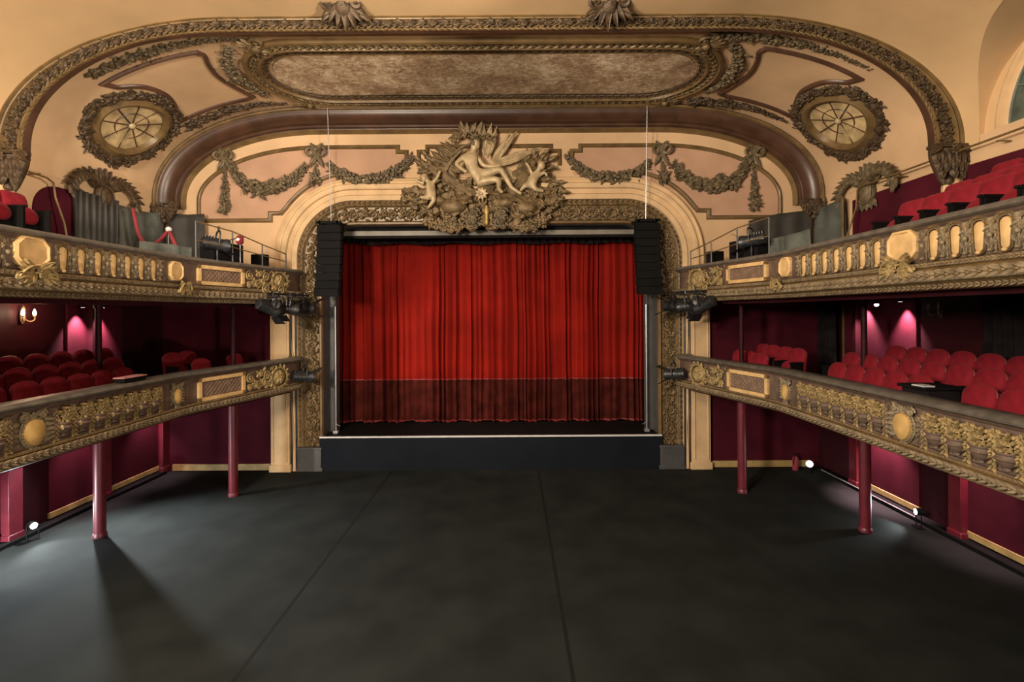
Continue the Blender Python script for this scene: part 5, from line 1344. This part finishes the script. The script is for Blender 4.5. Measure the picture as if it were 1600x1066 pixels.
downlight(1, 11.65, 5.165, 'right', 'recessed pink downlight on the right, nearer the camera, above the lower balcony seats', 950)
downlight(-1, 12.0, 2.625, 'left', 'recessed downlight under the left lower balcony beside the near column', 420)
downlight(-1, 14.35, 2.625, 'left', 'recessed downlight under the left lower balcony near the stage corner', 420)
downlight(1, 12.3, 2.625, 'right', 'recessed downlight under the right lower balcony behind the near column', 2200)
downlight(1, 9.7, 2.625, 'right', 'recessed downlight under the right lower balcony nearest the camera', 480)
# small white ceiling spot on the right
r = thing('ceiling_spot', 'tiny white lamp under the right upper balcony between the two pink glows', 'lamp', (9.75, 12.1, 5.1))
mb = MB(); mb.lathe([(.05, 5.02), (.06, 5.05), (.06, 5.165)], 12, T(9.75, 12.1)); mb.build('housing', M['black'], r)
mb = MB(); mb.ell((9.75, 12.1, 5.0), (.05, .05, .04), None, (12, 8)); mb.build('bulb', emis('white_bulb', (1, .95, .9), 14), r)
# wall sconces
for sx, nm in ((-1, 'left'), (1, 'right')):
    x = sx*10.14; y = 10.75; z = 4.82
    r = thing('wall_sconce', 'lit wall sconce glowing on the left wall behind the lower balcony' if sx < 0 else 'unlit brass wall sconce on the right wall behind the lower balcony', 'sconce', (x, y, z))
    mb = MB(); X = frame((x, y, z), (0, -sx, 0), (-sx, 0, 0)); mb.ell((0, .02, 0), (.06, .16, .03), X, (12, 8)); mb.leaf(X @ T(0, .1, .02) @ RZ(PI/2), .18, .1, .03); mb.build('backplate', M['gilt'], r)
    for q in (-1, 1):
        mb = MB(); mb.tube(smoothpts([(0, -.02, .02), (q*.07, -.08, .1), (q*.13, -.04, .14), (q*.13, .03, .14)], 5), .012, 6, X); mb.lathe([(.03, 0), (.035, .015), (.02, .03)], 10, X @ T(q*.13, .03, .14) @ Matrix.Rotation(-PI/2, 4, 'X')); mb.build('arm', M['gilt'], r)
        mb = MB(); mb.lathe([(.018, .0), (.034, .04), (.026, .09), (.004, .14)], 12, X @ T(q*.13, .055, .14) @ Matrix.Rotation(-PI/2, 4, 'X')); mb.build('bulb', emis('sconce_bulb', (1, .82, .55), 60) if sx < 0 else M['glass'], r)
    if sx < 0: lamp('sconce_glow', 'POINT', (x+.32, y, z+.1), 26, (1, .5, .28), shadow_soft_size=.08)
# floor floodlights
def flood(loc, lab, target, power, lit=True, size=100, soft=.06, col=(.90, .98, 1.0)):
    r = thing('floor_light', lab, 'lamp', (loc[0], loc[1], 0)); x, y, z = loc
    d = (V3(target)-V3(loc)); d.z = 0; d.normalize(); rz = math.atan2(d.y, d.x)-PI/2; r.rotation_euler = (0, 0, rz)
    mb = MB(); mb.span((-.10, -.08, 0), (.10, .08, .03)); mb.tube([(-.10, 0, .02), (-.10, 0, z), ], .012, 5); mb.tube([(.10, 0, .02), (.10, 0, z)], .012, 5); mb.build('stand', M['black'], r, base=(0, 0, 0))
    mb = MB(); mb.lathe([(.05, -.10), (.075, -.08), (.08, .05), (.07, .06)], 14, T(0, 0, z) @ Matrix.Rotation(-PI/2, 4, 'X')); mb.build('housing', M['black'], r, base=(0, 0, 0))
    mb = MB(); mb.lathe([(.0, .052), (.068, .052), (.06, .066), (0, .075)], 14, T(0, 0, z) @ Matrix.Rotation(-PI/2, 4, 'X')); mb.build('lens', emis('flood_lens', (.95, .98, 1), 40), r, base=(0, 0, 0))
    if power: lamp('flood_beam', 'SPOT', V3(loc)+d*.12, power, col, target, spot_size=math.radians(size), spot_blend=.7, shadow_soft_size=soft)
flood((-9.75, 10.55, .32), 'bright white floor light at the foot of the left wall, left of the near column', (-6.5, 9.0, 0), 110)
r = thing('soffit_spot', 'white spotlight fixed under the left lower balcony near the wall, by the near column', 'lamp', (-9.5, 11.7, 2.62))
mb = MB(); mb.lathe([(.07, 2.40), (.08, 2.42), (.08, 2.54), (.03, 2.62)], 14, T(-9.5, 11.7)); mb.build('housing', M['black'], r)
mb = MB(); mb.ell((-9.5, 11.7, 2.40), (.06, .06, .03), None, (12, 8)); mb.build('lens', emis('soffit_lens', (.95, .98, 1), 20), r)
lamp('soffit_beam', 'SPOT', (-9.47, 11.66, 2.34), 2300, (.90, .98, 1.0), (-6.2, 8.6, 0), spot_size=math.radians(150), spot_blend=.9, shadow_soft_size=.05)
lamp('floor_beam', 'SPOT', (-9.75, 8.3, .35), 800, (.90, .98, 1.0), (-7.6, 12.5, .0), spot_size=math.radians(120), spot_blend=.8, shadow_soft_size=.05)
flood((9.72, 10.85, .36), 'bright white floor light at the foot of the right wall', (8.2, 11.2, 0), 90, size=110)
# small lamp + extinguisher in the right corner
r = thing('corner_lamp', 'small round white lamp on the floor in the right corner by the stage', 'lamp', (9.55, 14.55, 0))
mb = MB(); mb.lathe([(.09, 0), (.09, .03), (.03, .05), (.03, .2)], 12, T(9.55, 14.55)); mb.build('stand', M['black'], r)
mb = MB(); mb.ell((9.55, 14.55, .28), (.10, .10, .10), None, (12, 8)); mb.build('globe', emis('globe', (1, .92, .85), 2.2), r)
r = thing('fire_extinguisher', 'small red fire extinguisher standing in the right corner by the stage', 'extinguisher', (9.3, 14.85, .0))
mb = MB(); mb.lathe([(.0, 0), (.08, .0), (.085, .03), (.085, .36), (.05, .43), (.025, .45)], 14, T(9.3, 14.85)); mb.build('cylinder', M['redrope'], r)
mb = MB(); mb.lathe([(.025, .45), (.025, .5)], 8, T(9.3, 14.85)); mb.box((9.3, 14.8, .51), (.03, .14, .02)); mb.build('valve', M['black'], r)
mb = MB(); mb.tube(smoothpts([(9.3, 14.8, .49), (9.22, 14.78, .42), (9.2, 14.78, .2)], 4), .012, 6); mb.build('hose', M['black'], r)
